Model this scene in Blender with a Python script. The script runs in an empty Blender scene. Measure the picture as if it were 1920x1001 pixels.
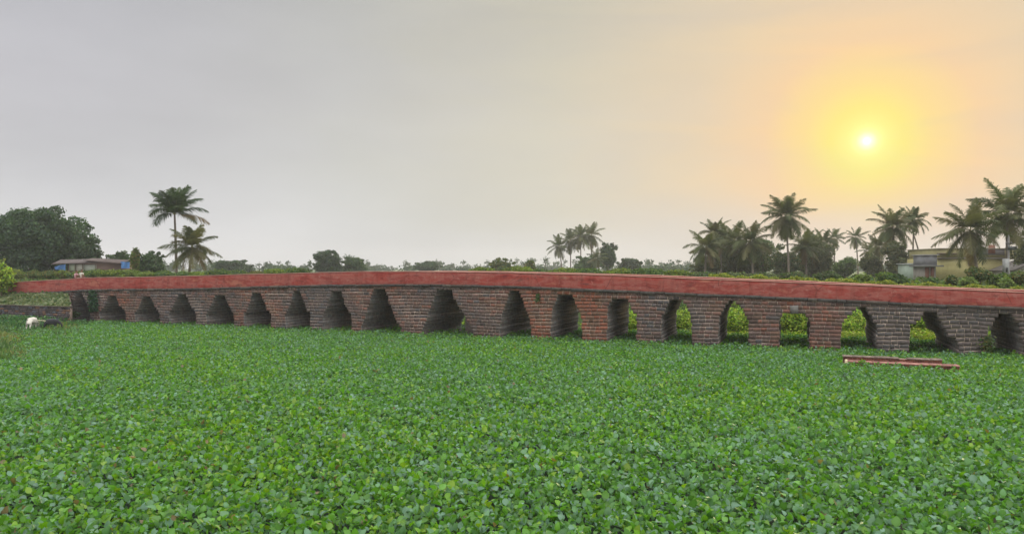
import bpy, math, random
import numpy as np
from mathutils import Vector, Matrix

SC = bpy.context.scene
COL = SC.collection
RNG = np.random.default_rng(7)
random.seed(7)
R = math.radians

# ------------------------------------------------------------------ camera
F = 1320.0            # focal length in pixels of the 1920-wide photograph
HOR = 504.0           # row of the horizon
CAMH = 5.0            # eye height above the leaf tops
cam = bpy.data.cameras.new('camera'); co = bpy.data.objects.new('camera', cam); COL.objects.link(co)
co.location = (0, 0, CAMH); co.rotation_euler = (R(90), 0, 0)
cam.sensor_width = 36; cam.lens = F / 1920 * 36
cam.shift_y = 3.5 / 1920
cam.clip_start = 0.1; cam.clip_end = 12000
SC.camera = co

# ------------------------------------------------------------------ sky and sun
SUN_EL, SUN_AZ = R(9.2), R(26.75)
SD = (math.sin(SUN_AZ) * math.cos(SUN_EL), math.cos(SUN_AZ) * math.cos(SUN_EL), math.sin(SUN_EL))
SC.view_settings.view_transform = 'Standard'
SC.view_settings.look = 'None'
SC.view_settings.gamma = 1
SC.view_settings.exposure = 0.0
SC.cycles.max_bounces = 6
SC.cycles.diffuse_bounces = 3
SC.cycles.transparent_max_bounces = 4
SC.cycles.volume_bounces = 0

W = bpy.data.worlds.new('World'); SC.world = W; W.use_nodes = True
nt = W.node_tree; nt.nodes.clear()

def N(tree, typ, **kw):
    n = tree.nodes.new(typ)
    for k, v in kw.items():
        setattr(n, k, v)
    return n

def setramp(node, stops, interp='EASE'):
    cr = node.color_ramp; cr.interpolation = interp
    while len(cr.elements) > 1: cr.elements.remove(cr.elements[-1])
    cr.elements[0].position = stops[0][0]; cr.elements[0].color = (*stops[0][1], 1)
    for p, c in stops[1:]:
        e = cr.elements.new(p); e.color = (*c, 1)

def math_node(tree, op, a, b=None, clamp=False):
    n = N(tree, 'ShaderNodeMath', operation=op, use_clamp=clamp)
    for i, v in enumerate((a, b)):
        if v is None: continue
        if isinstance(v, (int, float)): n.inputs[i].default_value = v
        else: tree.links.new(v, n.inputs[i])
    return n.outputs[0]

def mix_rgb(tree, fac, a, b, mode='MIX'):
    n = N(tree, 'ShaderNodeMix', data_type='RGBA', blend_type=mode)
    for s, v in ((n.inputs[0], fac), (n.inputs[6], a), (n.inputs[7], b)):
        if isinstance(v, (int, float)): s.default_value = v
        elif isinstance(v, tuple): s.default_value = (*v, 1)
        else: tree.links.new(v, s)
    return n.outputs[2]

def build_world():
    L = nt.links.new
    tc = N(nt, 'ShaderNodeTexCoord')
    nm = N(nt, 'ShaderNodeVectorMath', operation='NORMALIZE'); L(tc.outputs['Generated'], nm.inputs[0])
    sp = N(nt, 'ShaderNodeSeparateXYZ'); L(nm.outputs[0], sp.inputs[0])
    z, y = sp.outputs[2], sp.outputs[1]
    dt = N(nt, 'ShaderNodeVectorMath', operation='DOT_PRODUCT'); L(nm.outputs[0], dt.inputs[0]); dt.inputs[1].default_value = SD
    ang = math_node(nt, 'ARCCOSINE', dt.outputs['Value'])
    angn = math_node(nt, 'DIVIDE', ang, R(90))
    # grey haze sky by elevation
    r0 = N(nt, 'ShaderNodeValToRGB'); L(math_node(nt, 'DIVIDE', z, 0.4, True), r0.inputs[0])
    setramp(r0, [(0, (.73, .725, .72)), (.25, (.64, .64, .655)), (.55, (.545, .54, .57)), (1, (.415, .42, .455))], 'LINEAR')
    # soft mottling of the haze
    mp = N(nt, 'ShaderNodeMapping'); mp.inputs['Scale'].default_value = (1, 1, 3.2); L(nm.outputs[0], mp.inputs[0])
    ns = N(nt, 'ShaderNodeTexNoise'); ns.inputs['Scale'].default_value = 2.6; ns.inputs['Detail'].default_value = 5; ns.inputs['Roughness'].default_value = .5
    L(mp.outputs[0], ns.inputs[0])
    mr = N(nt, 'ShaderNodeMapRange'); L(ns.outputs[0], mr.inputs[0])
    for i, v in zip((1, 2, 3, 4), (.3, .7, .90, 1.07)): mr.inputs[i].default_value = v
    base = mix_rgb(nt, 1.0, r0.outputs[0], mr.outputs[0], 'MULTIPLY')
    # warm aureole round the hazy sun
    d = lambda a: a / 90
    rc = N(nt, 'ShaderNodeValToRGB'); L(angn, rc.inputs[0])
    setramp(rc, [(0, (1.0, .95, .42)), (d(1.2), (1, .92, .28)), (d(2.4), (1, .85, .25)), (d(4.2), (1, .745, .31)), (d(7), (.96, .67, .38)),
                 (d(12), (.88, .68, .42)), (d(24), (.755, .685, .475)), (d(40), (.65, .645, .53)), (d(60), (.56, .56, .56))], 'LINEAR')
    rw = N(nt, 'ShaderNodeValToRGB'); L(angn, rw.inputs[0])
    g = lambda v: (v, v, v)
    setramp(rw, [(0, g(1)), (d(5), g(1)), (d(8), g(.92)), (d(13), g(.77)), (d(24), g(.60)), (d(38), g(.42)), (d(52), g(.17)), (d(66), g(0))], 'LINEAR')
    # the low air whitens the warm light towards the horizon
    lo = N(nt, 'ShaderNodeMapRange', interpolation_type='SMOOTHSTEP'); L(z, lo.inputs[0])
    for i, v in zip((1, 2, 3, 4), (0.0, .13, .42, 1.0)): lo.inputs[i].default_value = v
    wf = math_node(nt, 'MULTIPLY', rw.outputs[0], lo.outputs[0])
    mp2 = N(nt, 'ShaderNodeMapping'); mp2.inputs['Scale'].default_value = (1, 1, 4.5); mp2.inputs['Rotation'].default_value = (.15, .1, 0); L(nm.outputs[0], mp2.inputs[0])
    n2 = N(nt, 'ShaderNodeTexNoise'); n2.inputs['Scale'].default_value = 3.4; n2.inputs['Detail'].default_value = 6; n2.inputs['Roughness'].default_value = .55; n2.inputs['Distortion'].default_value = .6
    L(mp2.outputs[0], n2.inputs[0])
    m2 = N(nt, 'ShaderNodeMapRange'); L(n2.outputs[0], m2.inputs[0])
    for i, v in zip((1, 2, 3, 4), (.3, .7, .80, 1.08)): m2.inputs[i].default_value = v
    wf = math_node(nt, 'MULTIPLY', wf, m2.outputs[0], True)
    col = mix_rgb(nt, wf, base, rc.outputs[0])
    # disc seen through the haze
    disc = N(nt, 'ShaderNodeValToRGB'); L(angn, disc.inputs[0])
    setramp(disc, [(0, (1, 1, 1)), (d(.17), (1, .98, .7)), (d(.52), (.22, .18, .10)), (d(1.3), (.04, .03, .01)), (d(2.2), (0, 0, 0))], 'EASE')
    col = mix_rgb(nt, 1.0, col, disc.outputs[0], 'ADD')
    # unseen sky overhead and behind, brightened to light leaves and bridge front
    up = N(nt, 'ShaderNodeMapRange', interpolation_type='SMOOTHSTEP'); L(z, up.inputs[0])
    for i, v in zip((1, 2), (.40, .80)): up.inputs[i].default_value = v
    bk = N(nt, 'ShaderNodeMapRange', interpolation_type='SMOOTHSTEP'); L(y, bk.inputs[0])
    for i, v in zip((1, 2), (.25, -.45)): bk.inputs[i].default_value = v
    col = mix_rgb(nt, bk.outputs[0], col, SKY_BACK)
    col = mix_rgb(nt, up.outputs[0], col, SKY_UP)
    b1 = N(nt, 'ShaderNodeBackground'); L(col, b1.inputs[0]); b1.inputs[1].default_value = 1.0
    sk = N(nt, 'ShaderNodeTexSky', sky_type='NISHITA', sun_disc=False)
    sk.sun_elevation = SUN_EL; sk.sun_rotation = SUN_AZ; sk.dust_density = 6; sk.air_density = 1.4
    b2 = N(nt, 'ShaderNodeBackground'); L(sk.outputs[0], b2.inputs[0])
    L(math_node(nt, 'MULTIPLY', up.outputs[0], 0.10), b2.inputs[1])
    ad = N(nt, 'ShaderNodeAddShader'); L(b1.outputs[0], ad.inputs[0]); L(b2.outputs[0], ad.inputs[1])
    out = N(nt, 'ShaderNodeOutputWorld'); L(ad.outputs[0], out.inputs[0])

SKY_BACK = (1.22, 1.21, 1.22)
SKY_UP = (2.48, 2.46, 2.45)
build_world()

sun = bpy.data.lights.new('sun', 'SUN'); sun.energy = 2.0; sun.angle = R(18); sun.color = (1, .80, .52)
so = bpy.data.objects.new('sun', sun); COL.objects.link(so)
so.rotation_euler = Vector(SD).to_track_quat('Z', 'Y').to_euler()

# ------------------------------------------------------------------ helpers
def tag(o, label=None, cat=None, group=None, kind=None):
    if label: o['label'] = label
    if cat: o['category'] = cat
    if group: o['group'] = group
    if kind: o['kind'] = kind
    return o

def empty(name, loc, rz=0.0):
    o = bpy.data.objects.new(name, None); COL.objects.link(o)
    o.location = loc; o.rotation_euler = (0, 0, rz); o.empty_display_size = .3
    return o

def link(name, me, mat=None, parent=None, loc=None):
    o = bpy.data.objects.new(name, me); COL.objects.link(o)
    if mat:
        me.materials.clear()
        for m in (mat if isinstance(mat, (list, tuple)) else [mat]): me.materials.append(m)
    if parent: o.parent = parent
    if loc is not None: o.location = loc
    return o

def np_mesh(name, verts, faces, tint=None, uv=None, smooth=False, matidx=None):
    """verts (n,3), faces (m,k) with one k for all faces"""
    verts = np.asarray(verts, np.float32); faces = np.asarray(faces, np.int32)
    me = bpy.data.meshes.new(name)
    m, k = faces.shape
    me.vertices.add(len(verts)); me.vertices.foreach_set('co', verts.ravel())
    me.loops.add(m * k); me.loops.foreach_set('vertex_index', faces.ravel())
    me.polygons.add(m)
    me.polygons.foreach_set('loop_start', np.arange(0, m * k, k, dtype=np.int32))
    me.polygons.foreach_set('loop_total', np.full(m, k, np.int32))
    if smooth: me.polygons.foreach_set('use_smooth', np.ones(m, bool))
    if matidx is not None: me.polygons.foreach_set('material_index', np.asarray(matidx, np.int32))
    if tint is not None:
        a = me.attributes.new('tint', 'FLOAT_COLOR', 'POINT')
        t = np.ones((len(verts), 4), np.float32); t[:, :3] = tint
        a.data.foreach_set('color', t.ravel())
    if uv is not None:
        l = me.uv_layers.new(name='uv'); l.data.foreach_set('uv', np.asarray(uv, np.float32).ravel())
    me.update(calc_edges=True); me.validate()
    return me

class MB:
    """collects hexahedra, tubes and polygons (quads) with a tint per vertex"""
    def __init__(s): s.v = []; s.f = []; s.t = []; s.m = []
    def quad(s, a, b, c, d, tint=(1, 1, 1), mi=0):
        i = len(s.v); s.v += [a, b, c, d]; s.t += [tint] * 4; s.f.append((i, i + 1, i + 2, i + 3)); s.m.append(mi)
    def hexa(s, P, tint=(1, 1, 1), mi=0):
        i = len(s.v); s.v += [tuple(p) for p in P]; s.t += [tint] * 8
        for q in ((0, 3, 2, 1), (4, 5, 6, 7), (0, 1, 5, 4), (1, 2, 6, 5), (2, 3, 7, 6), (3, 0, 4, 7)):
            s.f.append(tuple(i + k for k in q)); s.m.append(mi)
    def box(s, x0, x1, y0, y1, z0, z1, tint=(1, 1, 1), mi=0):
        s.hexa([(x0, y0, z0), (x1, y0, z0), (x1, y1, z0), (x0, y1, z0), (x0, y0, z1), (x1, y0, z1), (x1, y1, z1), (x0, y1, z1)], tint, mi)
    def slab(s, x0, x1, y0, y1, zb0, zb1, zt0, zt1, tint=(1, 1, 1), mi=0):
        s.hexa([(x0, y0, zb0), (x1, y0, zb1), (x1, y1, zb1), (x0, y1, zb0), (x0, y0, zt0), (x1, y0, zt1), (x1, y1, zt1), (x0, y1, zt0)], tint, mi)
    def tube(s, pts, rad, seg=8, tint=(1, 1, 1)):
        pts = [Vector(p) for p in pts]; base = len(s.v)
        for k, p in enumerate(pts):
            d = (pts[min(k + 1, len(pts) - 1)] - pts[max(k - 1, 0)]).normalized()
            a = d.orthogonal().normalized() if abs(d.z) < .99 else Vector((1, 0, 0)); a = (a - d * a.dot(d)).normalized()
            if k and (a.dot(prev) < .5):
                a = (prev - d * prev.dot(d)).normalized()
            prev = a; b = d.cross(a)
            for j in range(seg):
                w = 2 * math.pi * j / seg
                s.v.append(tuple(p + (a * math.cos(w) + b * math.sin(w)) * rad[k])); s.t.append(tint)
        for k in range(len(pts) - 1):
            for j in range(seg):
                s.f.append((base + k * seg + j, base + k * seg + (j + 1) % seg, base + (k + 1) * seg + (j + 1) % seg, base + (k + 1) * seg + j)); s.m.append(0)
        c = len(s.v); s.v.append(tuple(pts[-1])); s.t.append(tint); q = base + (len(pts) - 1) * seg
        for j in range(0, seg, 2):
            s.f.append((c, q + j, q + (j + 1) % seg, q + (j + 2) % seg)); s.m.append(0)
    def mesh(s, name, smooth=False):
        return np_mesh(name, s.v, s.f, np.array(s.t, np.float32), None, smooth, s.m)
    def build(s, name, mat, parent=None, smooth=False, loc=None):
        return link(name, s.mesh(name, smooth), mat, parent, loc)

def px(x, y, Y):
    """point of the place seen at pixel (x, y) of the photograph, Y metres ahead"""
    return Vector(((x - 960) / F * Y, Y, CAMH - (y - HOR) / F * Y))

# bridge frame: s along the bridge, q behind its front face
NX, NY, DIST = .3668, .9303, 49.4
BROT = -math.atan2(NX, NY)
def loc2w(s, q, z=0): n = DIST + q; return Vector((NY * s + NX * n, -NX * s + NY * n, z))
def w2loc(x, y): return NY * x - NX * y, NX * x + NY * y - DIST
def s_at(x, q=0.0): return (DIST + q) * math.tan(math.atan((x - 960) / F) - math.atan2(NX, NY))
def dyb(x): return (124.2 + .0371 * (x - 960))
def z_at(x, y, q=0.0): d = 6600 * (DIST + q) / DIST / dyb(x); return CAMH - (y - HOR) * d / F

def gz(s, q):
    """height of the land behind the bridge"""
    t = min(max((q - 13.0) / 3.6, 0), 1); t = t * t * (3 - 2 * t)
    return -.6 + 3.6 * t

# ------------------------------------------------------------------ materials
def newmat(name):
    m = bpy.data.materials.new(name); m.use_nodes = True
    return m, m.node_tree, m.node_tree.nodes['Principled BSDF']

def noise(t, scale, detail=4, rough=.55, vec=None, dim=None):
    n = N(t, 'ShaderNodeTexNoise'); n.inputs['Scale'].default_value = scale; n.inputs['Detail'].default_value = detail; n.inputs['Roughness'].default_value = rough
    if vec is not None: t.links.new(vec, n.inputs['Vector'])
    return n.outputs[0]

def ramp(t, src, stops, interp='LINEAR'):
    r = N(t, 'ShaderNodeValToRGB'); t.links.new(src, r.inputs[0]); setramp(r, stops, interp); return r.outputs[0]

def objvec(t, scale=(1, 1, 1)):
    tc = N(t, 'ShaderNodeTexCoord'); mp = N(t, 'ShaderNodeMapping'); mp.inputs['Scale'].default_value = scale
    t.links.new(tc.outputs['Object'], mp.inputs[0]); return mp.outputs[0]

def bump(t, bsdf, src, strength=.4, dist=.02):
    b = N(t, 'ShaderNodeBump'); b.inputs['Strength'].default_value = strength; b.inputs['Distance'].default_value = dist
    t.links.new(src, b.inputs['Height']); t.links.new(b.outputs[0], bsdf.inputs['Normal'])

def leaf_mat(name, rough=.45, spec=.5, trans=.3, tmul=(1.3, 1.5, .6), gain=1.0):
    m, t, b = newmat(name)
    at = N(t, 'ShaderNodeAttribute', attribute_name='tint')
    c = mix_rgb(t, 1.0, at.outputs['Color'], (gain, gain, gain), 'MULTIPLY')
    t.links.new(c, b.inputs['Base Color']); b.inputs['Roughness'].default_value = rough; b.inputs['Specular IOR Level'].default_value = spec
    tr = N(t, 'ShaderNodeBsdfTranslucent'); t.links.new(mix_rgb(t, 1.0, c, tmul, 'MULTIPLY'), tr.inputs[0])
    mx = N(t, 'ShaderNodeMixShader'); mx.inputs[0].default_value = trans
    t.links.new(b.outputs[0], mx.inputs[1]); t.links.new(tr.outputs[0], mx.inputs[2])
    t.links.new(mx.outputs[0], t.nodes['Material Output'].inputs[0])
    return m

def tint_mat(name, rough=.85, nscale=6, amp=.35, spec=.3, bstr=.3, bscale=30, bdist=.02):
    """surface whose own colour is the tint of its vertices, mottled"""
    m, t, b = newmat(name)
    at = N(t, 'ShaderNodeAttribute', attribute_name='tint')
    v = objvec(t)
    k = ramp(t, noise(t, nscale, 6, .6, v), [(.25, (1 - amp,) * 3), (.75, (1 + amp,) * 3)])
    t.links.new(mix_rgb(t, 1.0, at.outputs['Color'], k, 'MULTIPLY'), b.inputs['Base Color'])
    b.inputs['Roughness'].default_value = rough; b.inputs['Specular IOR Level'].default_value = spec
    bump(t, b, noise(t, bscale, 6, .6, v), bstr, bdist)
    return m

M = {}
M['hyacinth'] = leaf_mat('hyacinth_leaf', .45, .5, .34, (1.35, 1.5, .4))
M['foliage'] = leaf_mat('foliage', .6, .25, .32)
M['palm'] = leaf_mat('palm_frond', .6, .2, .3)
M['grass'] = leaf_mat('grass_blade', .6, .3, .3)
M['bark'] = tint_mat('bark', .9, 3, .4)
def block_mat():
    m, t, b = newmat('laterite_block'); v = objvec(t)
    at = N(t, 'ShaderNodeAttribute', attribute_name='tint')
    c = mix_rgb(t, 1.0, at.outputs['Color'], ramp(t, noise(t, 6, 7, .7, v), [(.25, (.55,) * 3), (.75, (1.45,) * 3)]), 'MULTIPLY')
    # lichen, soot and lime wash out of the joints in patches of their own
    soot = ramp(t, noise(t, .45, 7, .7, v), [(.50, (0, 0, 0)), (.66, (1, 1, 1))])
    c = mix_rgb(t, math_node(t, 'MULTIPLY', soot, .65), c, (.075, .072, .068))
    pale = ramp(t, noise(t, 1.1, 8, .75, objvec(t, (1, 1, .7))), [(.58, (0, 0, 0)), (.72, (1, 1, 1))])
    c = mix_rgb(t, math_node(t, 'MULTIPLY', pale, .28), c, (.25, .205, .17))
    moss = ramp(t, noise(t, .8, 6, .7, objvec(t, (1, 1, 1.4))), [(.60, (0, 0, 0)), (.74, (1, 1, 1))])
    c = mix_rgb(t, math_node(t, 'MULTIPLY', moss, .4), c, (.075, .10, .05))
    t.links.new(c, b.inputs['Base Color']); b.inputs['Roughness'].default_value = .93; b.inputs['Specular IOR Level'].default_value = .2
    bump(t, b, noise(t, 20, 7, .7, v), .5, .025)
    return m
M['block'] = block_mat()
M['plaster'] = tint_mat('plaster', .85, 1.2, .18)
M['cloth'] = tint_mat('cloth', .9, 8, .15)
M['hide'] = tint_mat('hide', .75, 5, .2)
M['metal'] = tint_mat('weathered_metal', .6, 3, .3, .4)
M['brick'] = tint_mat('old_brick', .9, 7, .4, .2, .5, 25, .02)

def masonry_core():
    m, t, b = newmat('mortar_masonry')
    v = objvec(t)
    # courses seen on the sides of the openings
    tc = N(t, 'ShaderNodeTexCoord'); sp = N(t, 'ShaderNodeSeparateXYZ'); t.links.new(tc.outputs['Object'], sp.inputs[0])
    cb = N(t, 'ShaderNodeCombineXYZ'); t.links.new(sp.outputs[1], cb.inputs[0]); t.links.new(math_node(t, 'ADD', sp.outputs[2], .9), cb.inputs[1])
    br = N(t, 'ShaderNodeTexBrick'); t.links.new(cb.outputs[0], br.inputs[0])
    br.inputs['Scale'].default_value = 1; br.inputs['Brick Width'].default_value = .62; br.inputs['Row Height'].default_value = .25; br.inputs['Mortar Size'].default_value = .02
    br.inputs['Color1'].default_value = (.165, .135, .12, 1); br.inputs['Color2'].default_value = (.145, .148, .148, 1); br.inputs['Mortar'].default_value = (.24, .21, .19, 1)
    side = br.outputs[0]
    mort = ramp(t, noise(t, .35, 4, .6, v), [(.36, (.20, .16, .14)), (.60, (.46, .36, .29))])
    ge = N(t, 'ShaderNodeNewGeometry'); vt = N(t, 'ShaderNodeVectorTransform', vector_type='NORMAL', convert_from='WORLD', convert_to='OBJECT')
    t.links.new(ge.outputs['True Normal'], vt.inputs[0]); s2 = N(t, 'ShaderNodeSeparateXYZ'); t.links.new(vt.outputs[0], s2.inputs[0])
    f = math_node(t, 'GREATER_THAN', math_node(t, 'ABSOLUTE', s2.outputs[1]), .7)
    c = mix_rgb(t, f, side, mort)
    k = ramp(t, noise(t, 3, 6, .6, v), [(.25, (.6,) * 3), (.75, (1.3,) * 3)])
    t.links.new(mix_rgb(t, 1.0, c, k, 'MULTIPLY'), b.inputs['Base Color'])
    b.inputs['Roughness'].default_value = .95; b.inputs['Specular IOR Level'].default_value = .15
    bump(t, b, noise(t, 14, 6, .65, v), .3, .02)
    return m
M['core'] = masonry_core()

def red_paint():
    m, t, b = newmat('red_limewash')
    v = objvec(t); vs = objvec(t, (.6, .6, 2.2)); vd = objvec(t, (2.5, 2.5, .35))
    c = ramp(t, noise(t, .45, 8, .68, vs), [(.34, (.15, .022, .018)), (.43, (.30, .050, .038)), (.50, (.31, .098, .078)), (.56, (.24, .036, .030)), (.64, (.35, .12, .08))])
    drip = ramp(t, noise(t, .9, 6, .65, vd), [(.50, (1, 1, 1)), (.70, (.62, .55, .54))])
    c = mix_rgb(t, .7, c, drip, 'MULTIPLY')
    spots = ramp(t, noise(t, 2.4, 8, .75, v), [(.57, (0, 0, 0)), (.64, (1, 1, 1))])
    c = mix_rgb(t, math_node(t, 'MULTIPLY', spots, .6), c, (.36, .17, .14))
    dark = ramp(t, noise(t, 1.0, 8, .75, vs), [(.56, (0, 0, 0)), (.64, (1, 1, 1))])
    c = mix_rgb(t, math_node(t, 'MULTIPLY', dark, .75), c, (.10, .03, .028))
    vo = N(t, 'ShaderNodeTexVoronoi', feature='DISTANCE_TO_EDGE'); vo.inputs['Scale'].default_value = .55
    wn = N(t, 'ShaderNodeTexNoise'); wn.inputs['Scale'].default_value = 1.2; wn.inputs['Detail'].default_value = 5; t.links.new(v, wn.inputs[0])
    wm = mix_rgb(t, .35, v, wn.outputs['Color'], 'ADD'); t.links.new(wm, vo.inputs['Vector'])
    ck = math_node(t, 'MULTIPLY', math_node(t, 'LESS_THAN', vo.outputs['Distance'], .009), ramp(t, noise(t, .3, 3, .5, v), [(.48, (0, 0, 0)), (.56, (1, 1, 1))]))
    c = mix_rgb(t, math_node(t, 'MULTIPLY', ck, .6), c, (.07, .025, .022))
    t.links.new(c, b.inputs['Base Color']); b.inputs['Roughness'].default_value = .85; b.inputs['Specular IOR Level'].default_value = .25
    bump(t, b, noise(t, 6, 7, .65, v), .35, .03)
    return m
M['red'] = red_paint()

def ground_mat(name, stops, scale, bscale=5):
    m, t, b = newmat(name); v = objvec(t)
    c = ramp(t, noise(t, scale, 8, .65, v), stops)
    t.links.new(c, b.inputs['Base Color']); b.inputs['Roughness'].default_value = .95; b.inputs['Specular IOR Level'].default_value = .2
    bump(t, b, noise(t, bscale, 6, .7, v), .6, .1)
    return m
M['soil'] = ground_mat('grassy_soil', [(.3, (.03, .055, .018)), (.5, (.06, .10, .03)), (.7, (.11, .13, .045))], .25)
M['mud'] = ground_mat('pond_water_mud', [(.3, (.012, .022, .010)), (.7, (.025, .04, .018))], 1.5)
M['bankgrass'] = ground_mat('bank_grass', [(.3, (.06, .10, .04)), (.5, (.12, .15, .07)), (.7, (.19, .19, .10))], .9)
def water_mat():
    m, t, b = newmat('dark_water')
    b.inputs['Base Color'].default_value = (.012, .022, .012, 1); b.inputs['Roughness'].default_value = .5; b.inputs['Specular IOR Level'].default_value = .15
    bump(t, b, noise(t, 8, 3, .5, objvec(t)), .1, .02)
    return m
M['water'] = water_mat()

# ------------------------------------------------------------------ land and water
def build_land():
    qs = [-400, -120, -60, -30, -10, 0, 7, 12, 13, 14, 15, 16, 17, 20, 24, 30, 45, 70, 120, 250, 600, 1500, 4000]
    ss = [-4000, -1500, -600, -300] + list(range(-160, 161, 8)) + [300, 600, 1500, 4000]
    v, f = [], []
    for q in qs:
        for s in ss:
            z = -.75 if q < 0 else gz(s, q) - .15
            if q > 12: z += .12 * math.sin(s * .31 + q) * (1 if q < 200 else 0)
            v.append(tuple(loc2w(s, q, z)))
    n = len(ss)
    for i in range(len(qs) - 1):
        for j in range(n - 1):
            f.append((i * n + j, i * n + j + 1, (i + 1) * n + j + 1, (i + 1) * n + j))
    o = link('ground', np_mesh('ground', v, f, smooth=True), M['soil']); tag(o, kind='structure')
    w = MB(); a = [loc2w(-150, -90, -.5), loc2w(110, -90, -.5), loc2w(110, 13, -.5), loc2w(-150, 13, -.5)]
    w.quad(*[tuple(p) for p in a]); tag(w.build('water', M['water']), kind='structure')
build_land()

# ------------------------------------------------------------------ bridge
BW = 7.2
TOP = [(-400, 540), (-200, 535), (0, 529.5), (60, 526.5), (120, 524), (135, 523), (145, 521.3), (240, 519), (300, 518), (400, 516), (500, 513), (600, 510.5), (680, 508.7), (760, 508), (860, 509), (950, 510.5), (1050, 513),
       (1150, 516), (1250, 519.5), (1350, 523), (1450, 527), (1550, 531.5), (1650, 536), (1750, 540.5), (1850, 544.5), (1920, 547), (2100, 555), (2300, 564)]
RED = [(-400, 563), (-200, 556), (0, 549), (60, 548), (120, 545), (160, 542.3), (240, 541), (320, 540.6), (400, 539), (480, 536.5), (560, 534.5), (640, 533), (720, 532.2), (800, 532.5), (900, 533.8), (960, 535.8), (1040, 538.2),
       (1120, 541.7), (1200, 545), (1280, 548.7), (1350, 551.5), (1420, 554), (1500, 557.4), (1580, 561.3), (1660, 564.8), (1740, 568.8), (1820, 572), (1920, 575.5), (2100, 584), (2300, 594)]
def curve(tab):
    S = np.array([s_at(x) for x, y in tab]); Z = np.array([z_at(x, y) for x, y in tab])
    return lambda s: float(np.interp(s, S, Z))
ztop, zred = curve(TOP), curve(RED)
# opening outlines in photograph pixels: top row, left edge points, right edge points (x, y), from the top down
ARCH = [
 (551.5, [(141.6, 551), (135, 575), (132, 590)], [(154, 551), (168, 579), (170, 592)]),
 (552.7, [(203, 552), (195, 574), (184, 584), (184, 602)], [(217, 552), (224, 574), (236, 584), (236, 602)]),
 (554, [(268.7, 554), (257, 579), (250, 588), (250, 602)], [(280.7, 554), (292.7, 579), (300, 588), (300, 602)]),
 (552.8, [(334, 552), (322, 577), (314, 588), (314, 606)], [(348, 552), (360, 577), (367.7, 588), (367.7, 606)]),
 (551.6, [(404.3, 551), (391, 579), (384, 589), (384, 607)], [(418.7, 551), (432, 579), (438.5, 589), (438.5, 607)]),
 (549, [(473.6, 549), (461, 584), (454, 587), (454, 609)], [(488, 549), (501.5, 582), (508.5, 587), (508.5, 609)]),
 (548, [(550.5, 548), (538, 582), (532, 589), (532, 612)], [(563, 548), (576.4, 582), (582, 589), (582, 612)]),
 (547.5, [(621.8, 547), (610, 579), (602, 591), (602, 615)], [(639.3, 547), (651, 579), (659.6, 591), (659.6, 615)]),
 (544.8, [(700, 544), (684, 590), (674, 615)], [(722.4, 544), (744, 603), (752.5, 615)]),
 (545.5, [(818, 545), (812, 560), (800, 590), (788, 620)], [(847, 545), (852, 560), (870, 589), (887, 620)]),
 (548, [(956, 548), (947, 573), (940, 592), (936, 625)], [(975, 548), (984, 573), (992, 592), (997, 625)]),
 (553, [(1045.5, 553), (1038, 575), (1033, 600), (1032, 630)], [(1072.7, 553), (1088, 589), (1091.6, 600), (1091.6, 630)]),
 (557.8, [(1153, 557), (1141, 572), (1138.7, 585), (1138.7, 635)], [(1175.7, 557), (1182.7, 576), (1194, 592), (1194, 635)]),
 (562, [(1257, 562), (1247, 580), (1240, 596), (1240, 638)], [(1280.6, 562), (1290, 578), (1296, 592), (1299, 638)]),
 (566.6, [(1364.8, 566), (1356, 582), (1348, 593), (1346.6, 645)], [(1381, 566), (1395.5, 583), (1401, 597), (1405, 604), (1405, 645)]),
 (586, [(1468, 586), (1461, 602), (1461, 650)], [(1509, 586), (1517, 598), (1519, 604), (1519, 650)]),
 (579, [(1606, 579), (1590, 593), (1578, 603), (1576, 655)], [(1626, 579), (1638, 601), (1644, 613), (1646, 655)]),
 (586, [(1735, 586), (1720, 602), (1706, 612), (1704, 660)], [(1756, 586), (1769, 610), (1777, 624), (1780, 632), (1794, 636), (1798, 660)]),
 (591.7, [(1871.7, 591), (1861, 606), (1854, 615), (1851, 664)], [(1900, 591), (1907, 602), (1916, 622), (1919, 664)]),
 (601, [(2030, 601), (2016, 620), (2008, 676)], [(2060, 601), (2074, 622), (2084, 676)]),
]
OPEN = []
for n_, (ty, Lp, Rp) in enumerate(ARCH):
    if 1 <= n_ <= 9: Lp = [(x + 3.5 * k / (len(Lp) - 1), y) for k, (x, y) in enumerate(Lp)]
    lz = [z_at(x, y) for x, y in Lp][::-1]; ls = [s_at(x) for x, y in Lp][::-1]
    rz = [z_at(x, y) for x, y in Rp][::-1]; rs = [s_at(x) for x, y in Rp][::-1]
    OPEN.append((z_at((Lp[0][0] + Rp[0][0]) / 2, ty), lz, ls, rz, rs))

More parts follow.
